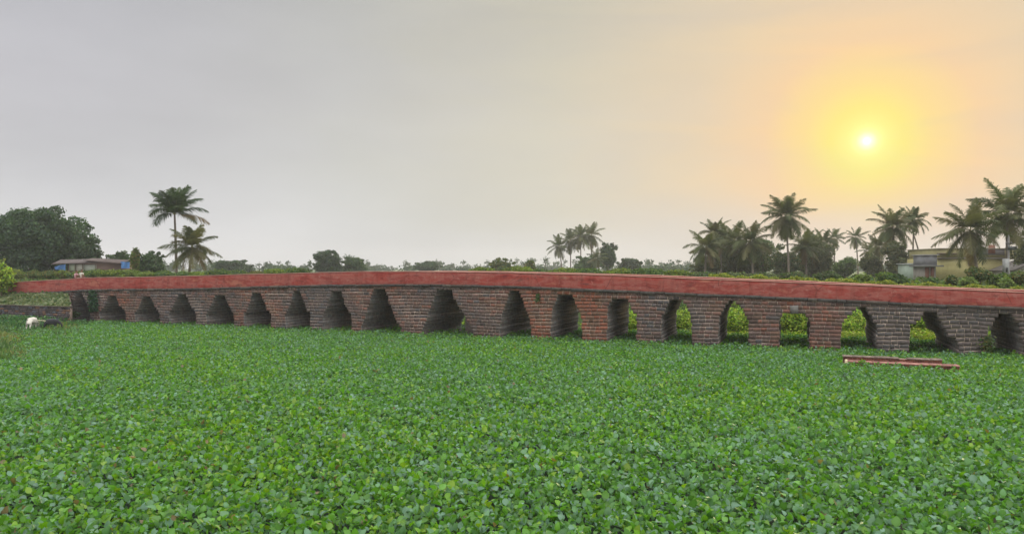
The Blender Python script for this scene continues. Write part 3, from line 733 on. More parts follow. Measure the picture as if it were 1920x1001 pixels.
ORD = ['', 'second ', 'third ', 'fourth ', 'fifth ', 'sixth ', 'seventh ', 'eighth ', 'ninth ', 'tenth ', 'eleventh ', 'twelfth ']
def arch_name(i):     # arches 0..18 in view, counted from the nearer end
    if i < 9: return ('leftmost arch' if i == 0 else ORD[i] + 'arch from the left')
    j = 18 - i
    return 'rightmost arch' if j == 0 else ORD[j] + 'arch from the right'
def shrub_row():
    rng = np.random.default_rng(5); G = 'garden shrubs in a row beyond the bridge'
    for i in range(19):
        ty, Lp, Rp = ARCH[i]; xc = (Lp[0][0] + Rp[0][0]) / 2
        spots = [(xc, 'over the ' + arch_name(i))]
        if i < 18:
            nx = (ARCH[i + 1][1][0][0] + ARCH[i + 1][2][0][0]) / 2
            spots.append(((xc + nx) / 2, 'over the pier right of the ' + arch_name(i)))
        for x, where in spots:
            if 590 < x < 885: continue           # the crest of the bridge hides them
            sd = int(x) + 900
            if x < 590:
                kind = rng.integers(3); cols = [GREEN_YEL, OLIVE, GREEN_MID + GREEN_YEL[:1]][kind]; word = ['yellow-green', 'olive', 'green'][kind]
                shrub('%s bushy shrub %s' % (word, where), x, (508 if x < 500 else 504) + rng.uniform(-2.5, 1.5), rng.uniform(40, 62), 19.5 + rng.uniform(-1, 1), cols, sd, group=G, ybot=520)
            elif x < 1270:
                kind = rng.integers(2); cols = [GREEN_YEL + OLIVE[:1], GREEN_MID + GREEN_YEL[2:]][kind]; word = ['yellow-green', 'green'][kind]
                shrub('%s low shrub %s' % (word, where), x, 502 + (x - 900) / 370 * 3 + rng.uniform(-2, 2), rng.uniform(50, 76), 20 + rng.uniform(-1, 1), cols, sd, group=G, ybot=520)
            elif x < 1570:
                cols = GREEN_MID + GREY_OLIVE
                shrub('dark green shrub %s' % where, x, 510 + rng.uniform(-3, 2), rng.uniform(52, 74), 20.5 + rng.uniform(-1, 1), cols, sd, group=G, ybot=530)
            else:
                kind = rng.integers(2)
                shrub('round clipped shrub %s' % where, x, 513 + (x - 1570) / 40 + rng.uniform(-3, 2), rng.uniform(26, 38), 17.6 + rng.uniform(-.4, .4), [[(.13, .19, .045), (.16, .21, .05), (.11, .16, .045)], GREEN_MID][kind], sd, stem=True, group=G, ybot=534 + (x - 1570) / 40)
    extra = [(1602, 516, 24, 'first small round shrub right of the thin far palms'), (1662, 512, 40, 'wide bright shrub in front of the twin palms'), (1783, 517, 26, 'small round shrub below the concrete roof room'),
             (1838, 503, 50, 'tall loose shrub at the foot of the curved palm trunk'), (1878, 515, 44, 'wide yellowish shrub before the utility pole'), (1912, 508, 46, 'olive shrub at the right edge below the tallest palm')]
    for x, y, w, lab in extra:
        shrub(lab + ', beyond the parapet', x, y, w, 18.6, GREEN_YEL + GREEN_MID if 'yellow' in lab or 'bright' in lab else OLIVE + GREEN_MID, int(x), stem=False, group=G, ybot=y + 24)
    for x, y, w, lab in [(30, 505, 46, 'yellow-green shrub before the huge spreading tree, second from the left edge'), (62, 507, 36, 'olive shrub under the left side of the tin roof'), (92, 508, 38, 'green shrub under the left blue sheet of the shack'), (118, 507, 34, 'yellowish shrub beside the pink-shirted person')]:
        shrub(lab, x, y, w, 19, GREEN_YEL + OLIVE if 'yell' in lab else OLIVE + GREEN_MID, int(x) + 3, group=G, ybot=523)
    shrub('bright lime bush overhanging the red wall at the left edge', 2, 489, 58, -1.2, GREEN_LIME + GREEN_YEL, 990, name='roadside_bush', n=1500, leaf=.3, ybot=545)
    # bushes behind the open arches
    for x, lab in [(1192, 'seventh'), (1284, 'sixth'), (1385, 'fifth'), (1490, 'fourth'), (1602, 'third'), (1722, 'second')]:
        shrub('bright green rounded bush seen through the %s arch from the right, behind' % lab, x, 574, 100, 14.2, GREEN_LIME + GREEN_YEL[2:3], int(x) + 5, name='bank_bush', n=3600, leaf=.20, ybot=632, group='bushes behind the open arches')
        shrub('low yellow bush seen through the %s arch from the right, in front' % lab, x, 620, 100, 9.9, GREEN_LIME[1:] + [(.30, .30, .05)], int(x) + 6, name='bank_bush', n=2600, leaf=.17, ybot=650, group='bushes behind the open arches')
shrub_row()

def ground_leaves(name, label, cat, S, Q, zf, cols, n, size, seed, mat='foliage', tall=.4):
    rng = np.random.default_rng(seed)
    s = rng.uniform(*S, n); q = rng.uniform(*Q, n)
    P = np.array([tuple(loc2w(a, b, zf(a, b) + rng.random() ** 1.5 * tall)) for a, b in zip(s, q)])
    v, f, t = leaf_cloud(P, rng.normal(size=(n, 3)) + np.array((0, 0, .3)), size * rng.uniform(.6, 1.4, n), palette(n, cols, rng), rng=rng)
    return v, f, t

def hedge():
    xs = np.linspace(1330, 2050, 60); S = np.array([s_at(x, 16.4) for x in xs]); ty = np.interp(xs, [a for a, b in TOP], [b for a, b in TOP])
    zt = np.array([z_at(x, y - 8.5, 16.4) for x, y in zip(xs, ty)])
    g = ground_leaves('', '', '', (S[0], S[-1]), (15.9, 16.9), lambda a, b: float(np.interp(a, S, zt)) - .62 + .10 * math.sin(a * 1.9) + .07 * math.sin(a * 4.3), GREEN_YEL[:2] + [(.24, .26, .035), (.28, .28, .04)], 11000, .2, 61, tall=.6)
    tag(link('low_hedge', np_mesh('low_hedge', *g), M['foliage']), 'low yellow-green hedge line running just beyond the red parapet', 'hedge', kind='stuff')
    g = ground_leaves('', '', '', (s_at(-60), s_at(2000)), (12.6, 20), lambda s, q: gz(s, q) - .1, GREEN_LIME[:1] + GREEN_YEL[1:] + [(.16, .22, .05)], 18000, .30, 62, tall=.55)
    tag(link('undergrowth', np_mesh('undergrowth', *g), M['foliage']), 'rough green undergrowth covering the bank behind the bridge', 'undergrowth', kind='stuff')
    g = ground_leaves('', '', '', (s_at(-60, 40), s_at(2000, 40)), (21, 62), lambda s, q: gz(s, q) - .3 + .2 * math.sin(s * .7 + q * .4) + .15 * math.sin(q * .9 - s * .3), GREEN_MID + GREEN_YEL[2:] + OLIVE[:3], 36000, .5, 64, tall=1.0)
    tag(link('scrub', np_mesh('scrub', *g), M['foliage']), 'tangled green scrub on the land beyond the garden shrubs', 'scrub', kind='stuff')
hedge()

# ------------------------------------------------------------------ left bank and its low wall
def left_bank():
    S0 = s_at(-330); qs = [-2.95, -2.2, -1.4, -.6, -.05]; zs = [1.40, 1.62, 1.95, 2.3, 2.55]
    us = np.linspace(0, 1, 40); v, f = [], []
    rng = np.random.default_rng(3)
    for q, z in zip(qs, zs):
        for u in us: v.append(tuple(loc2w(S0 + (SLEFT + (SWALL - SLEFT) * (-q / 3) - S0) * u, q, z + rng.normal() * .05)))
    n = len(us)
    for i in range(len(qs) - 1):
        for j in range(n - 1): f.append((i * n + j, i * n + j + 1, (i + 1) * n + j + 1, (i + 1) * n + j))
    tag(link('grass_bank', np_mesh('grass_bank', v, f, smooth=True), M['bankgrass']), kind='structure')
    g = ground_leaves('', '', '', (S0, SWALL + .3), (-2.95, -.1), lambda s, q: (float(np.interp(q, qs, zs)) - .05) if s < SLEFT + (SWALL - SLEFT) * (-q / 3) + .1 else -.9, [(.09, .13, .05), (.14, .17, .075), (.19, .19, .10), (.07, .12, .045)], 5200, .26, 63, tall=.22)
    tag(link('bank_grass', np_mesh('bank_grass', *g), M['grass']), 'dry grass on the sloping bank below the red wall at the left', 'grass', kind='stuff')
    root = empty('retaining_wall', loc2w(0, -3, 0), BROT); tag(root, 'low dark brick retaining wall below the grassy bank at the left', 'wall')
    m = MB(); H = .2; rng = np.random.default_rng(8)
    m.box(S0, SWALL + .2, -.28, .0, -.6, 1.36, (.20, .15, .12))
    for k in range(9):
        x = S0 - rng.uniform(0, .5); zb = -.42 + k * H
        while x < SWALL:
            x1 = min(x + rng.uniform(.35, .6), SWALL + .25); c = np.array(BLOCKC[['dark', 'purple', 'brown', 'purple', 'dark', 'slate'][rng.integers(6)]]) * rng.uniform(.55, .95)
            m.box(x + .012, x1 - .012, -.33 - rng.uniform(0, .03), -.26, zb + .01, zb + H - .012, tuple(c)); x = x1
    
    m.hexa([(SWALL - .1, .0, -.6), (SWALL + .2, -.05, -.6), (SLEFT + .25, 3.0, -.6), (SLEFT - .1, 3.0, -.6), (SWALL - .1, .0, 1.36), (SWALL + .2, -.05, 1.36), (SLEFT + .25, 3.0, 2.3), (SLEFT - .1, 3.0, 2.3)], (.17, .13, .11))
    m.build('brickwork', M['brick'], root)
    c = MB(); x = S0
    while x < SWALL:
        x1 = min(x + rng.uniform(.8, 1.4), SWALL + .25); c.box(x, x1 - .01, -.4, .03, 1.385, 1.47 + rng.uniform(-.01, .02), tuple(np.array((.085, .07, .055)) * rng.uniform(.7, 1.3))); x = x1
    c.build('coping', M['brick'], root)
left_bank()

# creeper on the pier beside the first arch and tufts that grow from the joints
def creeper(name, label, x0, x1, y0, y1, n, seed, cols, size=.2, cat='plant'):
    rng = np.random.default_rng(seed)
    x = rng.normal((x0 + x1) / 2, (x1 - x0) / 4, n); y = y0 + (y1 - y0) * rng.random(n)
    base = loc2w(s_at((x0 + x1) / 2), -.1, z_at((x0 + x1) / 2, y1))
    P = np.array([tuple(loc2w(s_at(a), -.08 - rng.random() * .22, z_at(a, b)) - base) for a, b in zip(x, y)])
    nn = rng.normal(size=(n, 3)) + np.array((-NX, -NY, .3)) * 1.2
    v, f, t = leaf_cloud(P, nn, size * rng.uniform(.6, 1.4, n), palette(n, cols, rng), rng=rng)
    tag(link(name, np_mesh(name, v, f, t), M['foliage'], None, base), label, cat)
creeper('creeper', 'dark green creeper hanging down the pier between the two leftmost arches', 169, 186, 545, 584, 420, 70, [(.03, .075, .045), (.045, .10, .055), (.035, .085, .03)], .24, 'creeper')
creeper('wall_weed', 'small weed tuft growing from the wall between the eighth and ninth arches from the right', 1004, 1016, 551, 566, 70, 71, GREEN_MID, .14)
creeper('wall_weed', 'mossy weeds at the left foot of the rightmost arch', 1838, 1862, 630, 658, 220, 72, OLIVE + GREEN_MID, .16)
creeper('wall_weed', 'green weed clump at the foot of the leftmost arch', 130, 152, 584, 594, 200, 73, GREEN_MID, .2)

# ------------------------------------------------------------------ brick platform standing in the leaves
def brick_platform():
    root = empty('brick_platform', loc2w(2.88, -7.6, 0), BROT); tag(root, 'low two-stepped red brick platform standing out of the leaves at the right', 'brick platform')
    rng = np.random.default_rng(4)
    for nm, x0, x1, y0, y1, zt, tone in (('lower_step', .0, 5.2, -.0, .72, .05, .62), ('upper_step', -.15, 4.55, .725, 1.25, .25, .5)):
        m = MB(); m.box(x0 + .02, x1 - .02, y0 + .02, y1, -.7, zt - .07, (.30, .22, .17))
        for k in range(int((zt - .06 + .3) / .085)):
            zb = zt - .06 - (k + 1) * .085; x = x0 - (k % 2) * .11
            while x < x1:
                a, b = max(x, x0), min(x + .23, x1); x += .23
                if b - a > .03:
                    c = np.array([(.34, .10, .065), (.27, .085, .06), (.21, .075, .06), (.36, .14, .09)][rng.integers(4)]) * rng.uniform(.7, 1.15) * tone
                    m.box(a + .006, b - .006, y0 - rng.uniform(0, .012), y0 + .1, zb + .006, zb + .08, tuple(c))
        b = m.build(nm, M['brick'], root)
        c = MB(); x = x0 - .02
        while x < x1:
            e = min(x + rng.uniform(.25, .6), x1 + .02)
            if rng.random() > .06: c.box(x, e - .005, y0 - .03, y1 - (.002 if nm == 'lower_step' else -.02), zt - .062, zt + rng.uniform(-.012, .012), tuple(np.array((.31, .155, .125) if nm == 'lower_step' else (.19, .145, .115)) * rng.uniform(.8, 1.15)))
            x = e
        c.build('top_course', M['brick'], b)
    m = MB(); m.hexa([(-.12, -.06, -.5), (.03, -.1, -.5), (.03, .3, -.5), (-.12, .3, -.5), (-.05, .02, .08), (.02, -.04, .05), (.02, .3, .12), (-.1, .3, .1)], (.58, .47, .30)); m.build('mortar_end', M['plaster'], root)
brick_platform()

# ------------------------------------------------------------------ water hyacinth
def hyacinths():
    rng = np.random.default_rng(21)
    P, far = [], []
    C = []
    def dens(Y): return 31.0 if Y < 20 else (28.0 if Y < 30 else (24.0 if Y < 42 else 18.0))
    for Y0 in np.arange(8.5, 76, .5):
        hw = .80 * Y0 + 7.0; D_ = dens(Y0); ny = max(1, round(.5 * math.sqrt(D_))); cy = .5 / ny; cx = 1 / (D_ * cy); nx = int(2 * hw / cx)
        gx, gy = np.meshgrid((np.arange(nx) + .5) * cx - hw, Y0 + (np.arange(ny) + .5) * cy); n = gx.size
        gx = gx + (np.arange(ny) % 2)[:, None] * cx * .5
        C.append(np.stack([gx.ravel() + rng.uniform(-.62, .62, n) * cx, gy.ravel() + rng.uniform(-.62, .62, n) * cy], 1))
    C = np.concatenate(C)
    s = NY * C[:, 0] - NX * C[:, 1]; q = NX * C[:, 0] + NY * C[:, 1] - DIST
    keep = (q < -.18) & ~((s < SWALL + .5) & (q > -3.6)) & ~((s > 2.7) & (s < 7.9) & (q > -7.62) & (q < -6.3))
    # fewer where the rough grass stands round the cattle
    X0, Y0 = C[:, 0], C[:, 1]; pxx = 960 + F * X0 / Y0
    left = np.clip((70 + (Y0 - 45) * 4.0 - pxx) / 60, 0, 1) * (Y0 > 42)
    keep &= rng.random(len(C)) > left * .85
    C = C[keep]; s = s[keep]; q = q[keep]
    # some plants grow into the open arches
    ex = []
    for (tz, lz, ls, rz, rs) in OPEN[1:]:
        n = 240; ex.append(np.stack([rng.uniform(ls[0] + .1, rs[0] - .1, n), rng.uniform(-.1, 7.4, n)], 1))
    n = 1900; ex.append(np.stack([rng.uniform(s_at(1000), s_at(2100), n), rng.uniform(7.4, 9.2, n)], 1))
    ex = np.concatenate(ex); exw = np.array([tuple(loc2w(a, b))[:2] for a, b in ex])
    C = np.concatenate([C, exw])
    Y = C[:, 1]
    nl = 5
    n = len(C)
    X1, Y1 = C[:, 0], C[:, 1]
    und = .03 * np.sin(X1 * 1.3 + Y1 * .7) + .03 * np.sin(X1 * .5 - Y1 * 1.1 + 1) + .03 * np.sin(X1 * 2.9 + 2) * np.sin(Y1 * 2.3)
    zc = -.24 + und + rng.normal(0, .065, n)
    patch = .6 * np.sin(X1 * .31 + Y1 * .17) + .5 * np.sin(X1 * .13 - Y1 * .29 + 2) + .6 * np.sin(X1 * .9 + 1) * np.sin(Y1 * .8) + rng.normal(0, .9, n)
    scale = rng.uniform(.75, 1.25, n) * np.where(Y1 > 46, .9, 1.0)
    rc = np.repeat(np.arange(n), nl)
    az = rng.uniform(0, 2 * math.pi, n)[rc] + np.tile(np.arange(nl) * 2 * math.pi / nl, n) + rng.normal(0, .35, n * nl)
    el = np.radians(rng.uniform(8, 84, n * nl)); m = n * nl
    h = np.stack([np.cos(az), np.sin(az), np.zeros(m)], 1); up = np.array((0, 0, 1.0))
    D = h * np.cos(el)[:, None] + up * np.sin(el)[:, None]              # along the leaf
    Sd = np.stack([-np.sin(az), np.cos(az), np.zeros(m)], 1)
    roll = rng.normal(0, .45, m); Nn = np.cross(D, Sd); Nn *= np.sign(Nn[:, 2:3] + 1e-6)
    Sd, Nn = Sd * np.cos(roll)[:, None] + Nn * np.sin(roll)[:, None], Nn * np.cos(roll)[:, None] - Sd * np.sin(roll)[:, None]
    Ln = rng.uniform(.094, .178, m) * scale[rc]; Wd = Ln * rng.uniform(.72, 1.0, m)
    B = np.stack([X1[rc], Y1[rc], zc[rc]], 1) + h * (rng.uniform(.03, .13, m))[:, None] + up * (rng.uniform(-.10, .14, m))[:, None]
    # tints: fresh green, grey-green, yellowing, a few brown
    base = np.array([(.082, .215, .022), (.102, .252, .032), (.098, .222, .090), (.130, .245, .160), (.122, .268, .012), (.162, .278, .018), (.056, .146, .032)])
    pr = np.stack([1 - .25 * patch, np.ones(n), 1.3 - .4 * patch, 1.25 - .45 * patch, .55 + .45 * patch, .32 + .35 * patch, .6 - .2 * patch], 1)[rc]
    pr = np.clip(pr, .03, None); pr /= pr.sum(1, keepdims=True)
    idx = (rng.random((m, 1)) > np.cumsum(pr, 1)).sum(1).clip(0, 6)
    Tn = base[idx] * rng.uniform(.75, 1.25, (m, 1))
    pxl = 960 + F * X1 / Y1
    dry = rng.random(m) < (.005 + .018 * np.clip((700 - pxl) / 500, 0, 1) * (Y1 < 26))[rc]
    Tn[dry] = np.array((.20, .15, .075)) * rng.uniform(.7, 1.2, (dry.sum(), 1))
    near = Y1[rc] < 30
    def rows(sel, prof, name_rows):
        b, d, sd, nn, l, w, t = B[sel], D[sel], Sd[sel], Nn[sel], Ln[sel], Wd[sel], Tn[sel]
        k = len(b); nr = len(prof); v = np.empty((k, nr, 3, 3), np.float32); cup = rng.uniform(.10, .50, k)[:, None]; curl = rng.normal(-.10, .22, k)
        for i, (u, ww) in enumerate(prof):
            c = b + d * (l * u)[:, None] + nn * (l * curl * u * u)[:, None]
            e = sd * (w * ww * .5)[:, None]; lift = nn * (w * ww)[:, None] * cup
            v[:, i, 0] = c - e + lift; v[:, i, 1] = c; v[:, i, 2] = c + e + lift
        f = []
        for i in range(nr - 1):
            for j in (0, 1): f.append([i * 3 + j, i * 3 + j + 1, (i + 1) * 3 + j + 1, (i + 1) * 3 + j])
        f = np.array(f)[None] + (np.arange(k) * nr * 3)[:, None, None]
        tt = np.repeat(t, nr * 3, axis=0).reshape(k, nr, 3, 3).copy(); tt[:, :, 1] *= 1.12     # paler midrib
        return v.reshape(-1, 3), f.reshape(-1, 4), tt.reshape(-1, 3)
    a = rows(near, [(0, .14), (.14, .74), (.40, 1.0), (.72, .70), (1.0, .05)], 0)
    b = rows(~near, [(0, .3), (.40, 1.0), (1.0, .12)], 0)
    v, f, t = merge([a, b])
    o = link('water_hyacinth', np_mesh('water_hyacinth', v, f, t, smooth=True), M['hyacinth'])
    tag(o, 'dense carpet of green water hyacinth leaves covering the whole pond', 'water plants', kind='stuff')
hyacinths()

def rough_grass():
    rng = np.random.default_rng(31); parts = []
    n = 26000
    Y = rng.uniform(40, 71, n); pxx = rng.uniform(-120, 1, n); lim = 60 + (Y - 44) * 3.6 + rng.normal(0, 26, n)
    pxx = rng.uniform(-160, 150, n); k = (pxx < lim)
    Y = Y[k]; pxx = pxx[k]; X = (pxx - 960) / F * Y; q = NX * X + NY * Y - DIST; s = NY * X - NX * Y
    k = (q < -3.5); X, Y = X[k], Y[k]; n = len(X)
    patch = np.sin(X * .6) + np.sin(Y * .5 + X * .3) + rng.normal(0, .5, n)
    tall = .30 + .12 * np.sin(X * .9 + Y * .7); az = rng.uniform(0, 6.28, n); el = np.radians(rng.uniform(40, 88, n))
    d = np.stack([np.cos(az) * np.cos(el), np.sin(az) * np.cos(el), np.sin(el)], 1); sd = np.stack([-np.sin(az), np.cos(az), np.zeros(n)], 1)
    L = rng.uniform(.3, .62, n) * (tall / .3); b = np.stack([X, Y, np.full(n, -.45)], 1); w = rng.uniform(.03, .075, n)
    v = np.empty((n, 6, 3), np.float32)
    for i, (u, ww, dz) in enumerate(((0, .8, 0), (.55, 1, -.0), (1, .25, -.12))):
        c = b + d * (L * u)[:, None] + np.array((0, 0, 1))[None] * (dz * L)[:, None]
        v[:, i * 2] = c - sd * (w * ww)[:, None]; v[:, i * 2 + 1] = c + sd * (w * ww)[:, None]
    f = np.array([[0, 1, 3, 2], [2, 3, 5, 4]])[None] + (np.arange(n) * 6)[:, None, None]
    cols = np.where((patch > .6)[:, None], palette(n, [(.20, .22, .06), (.22, .20, .08), (.15, .20, .05)], rng), palette(n, [(.08, .15, .045), (.12, .19, .07), (.07, .13, .05)], rng))
    o = link('rough_grass', np_mesh('rough_grass', v.reshape(-1, 3), f.reshape(-1, 4), np.repeat(cols, 6, axis=0)), M['grass'])
    tag(o, 'rough yellowish grass and weeds round the grazing cattle at the left', 'grass', kind='stuff')
rough_grass()
g = ground_leaves('', '', '', (s_at(-330), SWALL + 3.5), (-7.5, -3.45), lambda s, q: -.3 + (.35 if q > -5.5 else .1) * max(0.25, min(1, (SWALL + 1 - s) / 2)), [(.05, .13, .05), (.07, .17, .06), (.045, .11, .045), (.10, .18, .06)], 9000, .22, 66, tall=.55)
tag(link('pond_weeds', np_mesh('pond_weeds', *g), M['foliage']), 'taller green weeds at the foot of the low retaining wall', 'weeds', kind='stuff')

# ------------------------------------------------------------------ skinned bodies
def skin_body(name, verts, edges, mat, parent=None, root=0, sub=2, tint=(1, 1, 1)):
    me = bpy.data.meshes.new(name); me.from_pydata([v[:3] for v in verts], edges, [])
    o = link(name, me, mat, parent)
    sm = o.modifiers.new('skin', 'SKIN'); sm.use_smooth_shade = True
    if not me.skin_vertices: me.skin_vertices.new()
    for i, v in enumerate(verts):
        sv = me.skin_vertices[0].data[i]; r = v[3]; sv.radius = r if isinstance(r, tuple) else (r, r); sv.use_root = (i == root)
    ss = o.modifiers.new('sub', 'SUBSURF'); ss.levels = sub; ss.render_levels = sub
    return o

def flat(name, col, rough=.8, nscale=6, amp=.2):
    m, t, b = newmat(name); v = objvec(t)
    k = ramp(t, noise(t, nscale, 5, .6, v), [(.3, tuple(c * (1 - amp) for c in col)), (.7, tuple(c * (1 + amp) for c in col))])
    t.links.new(k, b.inputs['Base Color']); b.inputs['Roughness'].default_value = rough; b.inputs['Specular IOR Level'].default_value = .3
    return m

def cow(name, label, loc, rz, body_col, dark_col, scale=1.0):
    root = empty(name, loc, rz); root.scale = (scale,) * 3; tag(root, label, 'cattle')
    mat = flat(name + '_hide', body_col, .8, 4, .18); dk = flat(name + '_horn', dark_col, .6)
    V = [(-.62, 0, .98, (.25, .24)), (-.35, 0, .98, (.30, .30)), (0, 0, .95, (.33, .33)), (.32, 0, .98, (.30, .31)), (.55, 0, 1.0, (.23, .25)),   # trunk 0-4
         (.78, 0, .86, (.15, .17)), (.95, 0, .62, (.12, .13)), (1.05, 0, .44, (.115, .12)), (1.14, 0, .28, (.085, .09)), (1.18, 0, .16, (.07, .07))]  # neck, lowered head
    E = [(i, i + 1) for i in range(9)]
    for sy in (-1, 1):
        i = len(V); V += [(-.60, .14 * sy, .74, (.17, .14)), (-.56, .16 * sy, .56, (.10, .09)), (-.70, .16 * sy, .36, (.06, .055)), (-.66, .16 * sy, .10, (.045, .045)), (-.63, .16 * sy, .01, (.06, .05))]
        E += [(0, i), (i, i + 1), (i + 1, i + 2), (i + 2, i + 3), (i + 3, i + 4)]
        i = len(V); V += [(.42, .13 * sy, .70, (.12, .11)), (.43, .14 * sy, .42, (.07, .065)), (.42, .14 * sy, .12, (.045, .045)), (.45, .14 * sy, .01, (.06, .05))]
        E += [(3, i), (i, i + 1), (i + 1, i + 2), (i + 2, i + 3)]
        i = len(V); V += [(.94, .14 * sy, .54, (.05, .03)), (.90, .24 * sy, .52, (.055, .02)), (.87, .32 * sy, .49, (.03, .012))]
        E += [(6, i), (i, i + 1), (i + 1, i + 2)]
    skin_body('body', V, E, mat, root, 2)
    m = MB(); m.tube([(-.82, 0, 1.1), (-.92, .01, .95), (-.94, .02, .65), (-.93, .03, .42)], [.035, .025, .02, .035], 6, dark_col); m.build('tail', dk, root, True)
    for sy in (-1, 1):
        m = MB(); m.tube([(.97, .07 * sy, .66), (.93, .17 * sy, .74), (.96, .20 * sy, .86)], [.03, .022, .006], 6, dark_col); m.build('horn', dk, root, True)
    return root

b = px(60, 612, 61.5)
cow('grazing_cow', 'white cow seen from behind, grazing in the rough grass at the left', (b.x, b.y, -.36), R(98), (.62, .58, .50), (.12, .10, .09), .88)
b = px(98, 612, 61)
cow('grazing_buffalo', 'black buffalo with head down in the rough grass, right of the white cow', (b.x - .1, b.y, -.32), R(20), (.030, .030, .034), (.04, .04, .04), .78)
m = MB(); a, b = px(70, 600.5, 61.6), px(87, 601.5, 61.0); m.tube([tuple(a), tuple((a + b) / 2 + Vector((0, 0, .012))), tuple(b)], [.035, .035, .03], 6, (.55, .50, .34)); 
m.tube([tuple(a + Vector((.15, 0, 0))), (a.x + .14, a.y, -.5)], [.03, .03], 6, (.40, .35, .22)); m.tube([tuple(b - Vector((.15, 0, 0))), (b.x - .13, b.y, -.5)], [.03, .03], 6, (.40, .35, .22))
tag(m.build('bamboo_rail', M['plaster']), 'short pale bamboo rail between the white cow and the black buffalo', 'rail')

def person(label, s, z, rz, shirt, skin, hair, trousers, seed, lean=0.0):
    root = empty('person', loc2w(s, .2, z), BROT + rz); tag(root, label, 'person')
    sk = flat('skin', skin, .6, 8, .08)
    # seated on the parapet, back to the pond (+y is the road side)
    V = [(0, .02, .10, (.13, .10)), (0, .0, .28, (.13, .095)), (lean * .5, .01, .46, (.15, .10)), (lean, .03, .58, (.09, .075)), (lean, .04, .66, (.052, .055)), (lean, .06, .75, (.072, .09)), (lean, .06, .83, (.078, .095)), (lean, .05, .89, (.055, .07)),
         (lean, .155, .77, (.014, .02))]
    E = [(0, 1), (1, 2), (2, 3), (3, 4), (4, 5), (5, 6), (6, 7), (5, 8)]
    for sx in (-1, 1):
        i = len(V); V += [(lean + .19 * sx, .03, .54, .052), (lean + .25 * sx, .02, .32, .043), (lean + .20 * sx, .18, .18, .034), (lean + .16 * sx, .26, .14, (.038, .02))]
        E += [(2, i), (i, i + 1), (i + 1, i + 2), (i + 2, i + 3)]
        for k, (dx, ln) in enumerate(((-.03, .07), (-.01, .085), (.011, .08), (.031, .065))):
            j = len(V); V += [(lean + .16 * sx + dx, .26 + ln * .6, .135, .010), (lean + .16 * sx + dx, .26 + ln, .115, .008)]; E += [(i + 3, j), (j, j + 1)]
        j = len(V); V += [(lean + .16 * sx - .05 * sx, .27, .125, .011), (lean + .16 * sx - .065 * sx, .30, .115, .009)]; E += [(i + 3, j), (j, j + 1)]
        i = len(V); V += [(.10 * sx, .12, .09, .085), (.12 * sx, .46, .10, .06), (.12 * sx, .49, -.30, .042), (.12 * sx, .58, -.36, .03)]; E += [(0, i), (i, i + 1), (i + 1, i + 2), (i + 2, i + 3)]
    skin_body('body', V, E, sk, root, 1)
    C = [(0, .02, .08, (.15, .125)), (0, .0, .28, (.155, .12)), (lean * .5, .01, .46, (.175, .125)), (lean, .03, .575, (.105, .09))]; CE = [(0, 1), (1, 2), (2, 3)]
    for sx in (-1, 1):
        i = len(C); C += [(lean + .19 * sx, .03, .54, .07), (lean + .235 * sx, .02, .36, .062)]; CE += [(2, i), (i, i + 1)]
    skin_body('shirt', C, CE, flat('shirt', shirt, .9, 9, .12), root, 2)
    C = [(0, .06, .08, (.15, .105))]; CE = []
    for sx in (-1, 1):
        i = len(C); C += [(.10 * sx, .14, .09, .10), (.12 * sx, .47, .10, .075), (.12 * sx, .49, -.25, .06)]; CE += [(0, i), (i, i + 1), (i + 1, i + 2)]
    skin_body('trousers', C, CE, flat('trousers', trousers, .9, 9, .12), root, 2)
    H = [(lean, .01, .80, (.075, .06)), (lean, .02, .86, (.09, .08)), (lean, .04, .905, (.07, .07))]
    skin_body('hair', H, [(0, 1), (1, 2)], flat('hair', hair, .5, 20, .2), root, 2)
s1, s2 = s_at(138.2), s_at(149.3)
person('person in a pink shirt with brown hair, sitting on the red parapet at the left', s1, ztop(s1) - .06, 0.0, (.40, .22, .23), (.20, .11, .075), (.035, .02, .012), (.25, .20, .2), 1, .05)
person('person in a cream shirt with black hair, sitting beside the pink-shirted person', s2, ztop(s2) - .06, .2, (.46, .43, .36), (.19, .10, .07), (.015, .012, .01), (.13, .05, .05), 2, -.04)

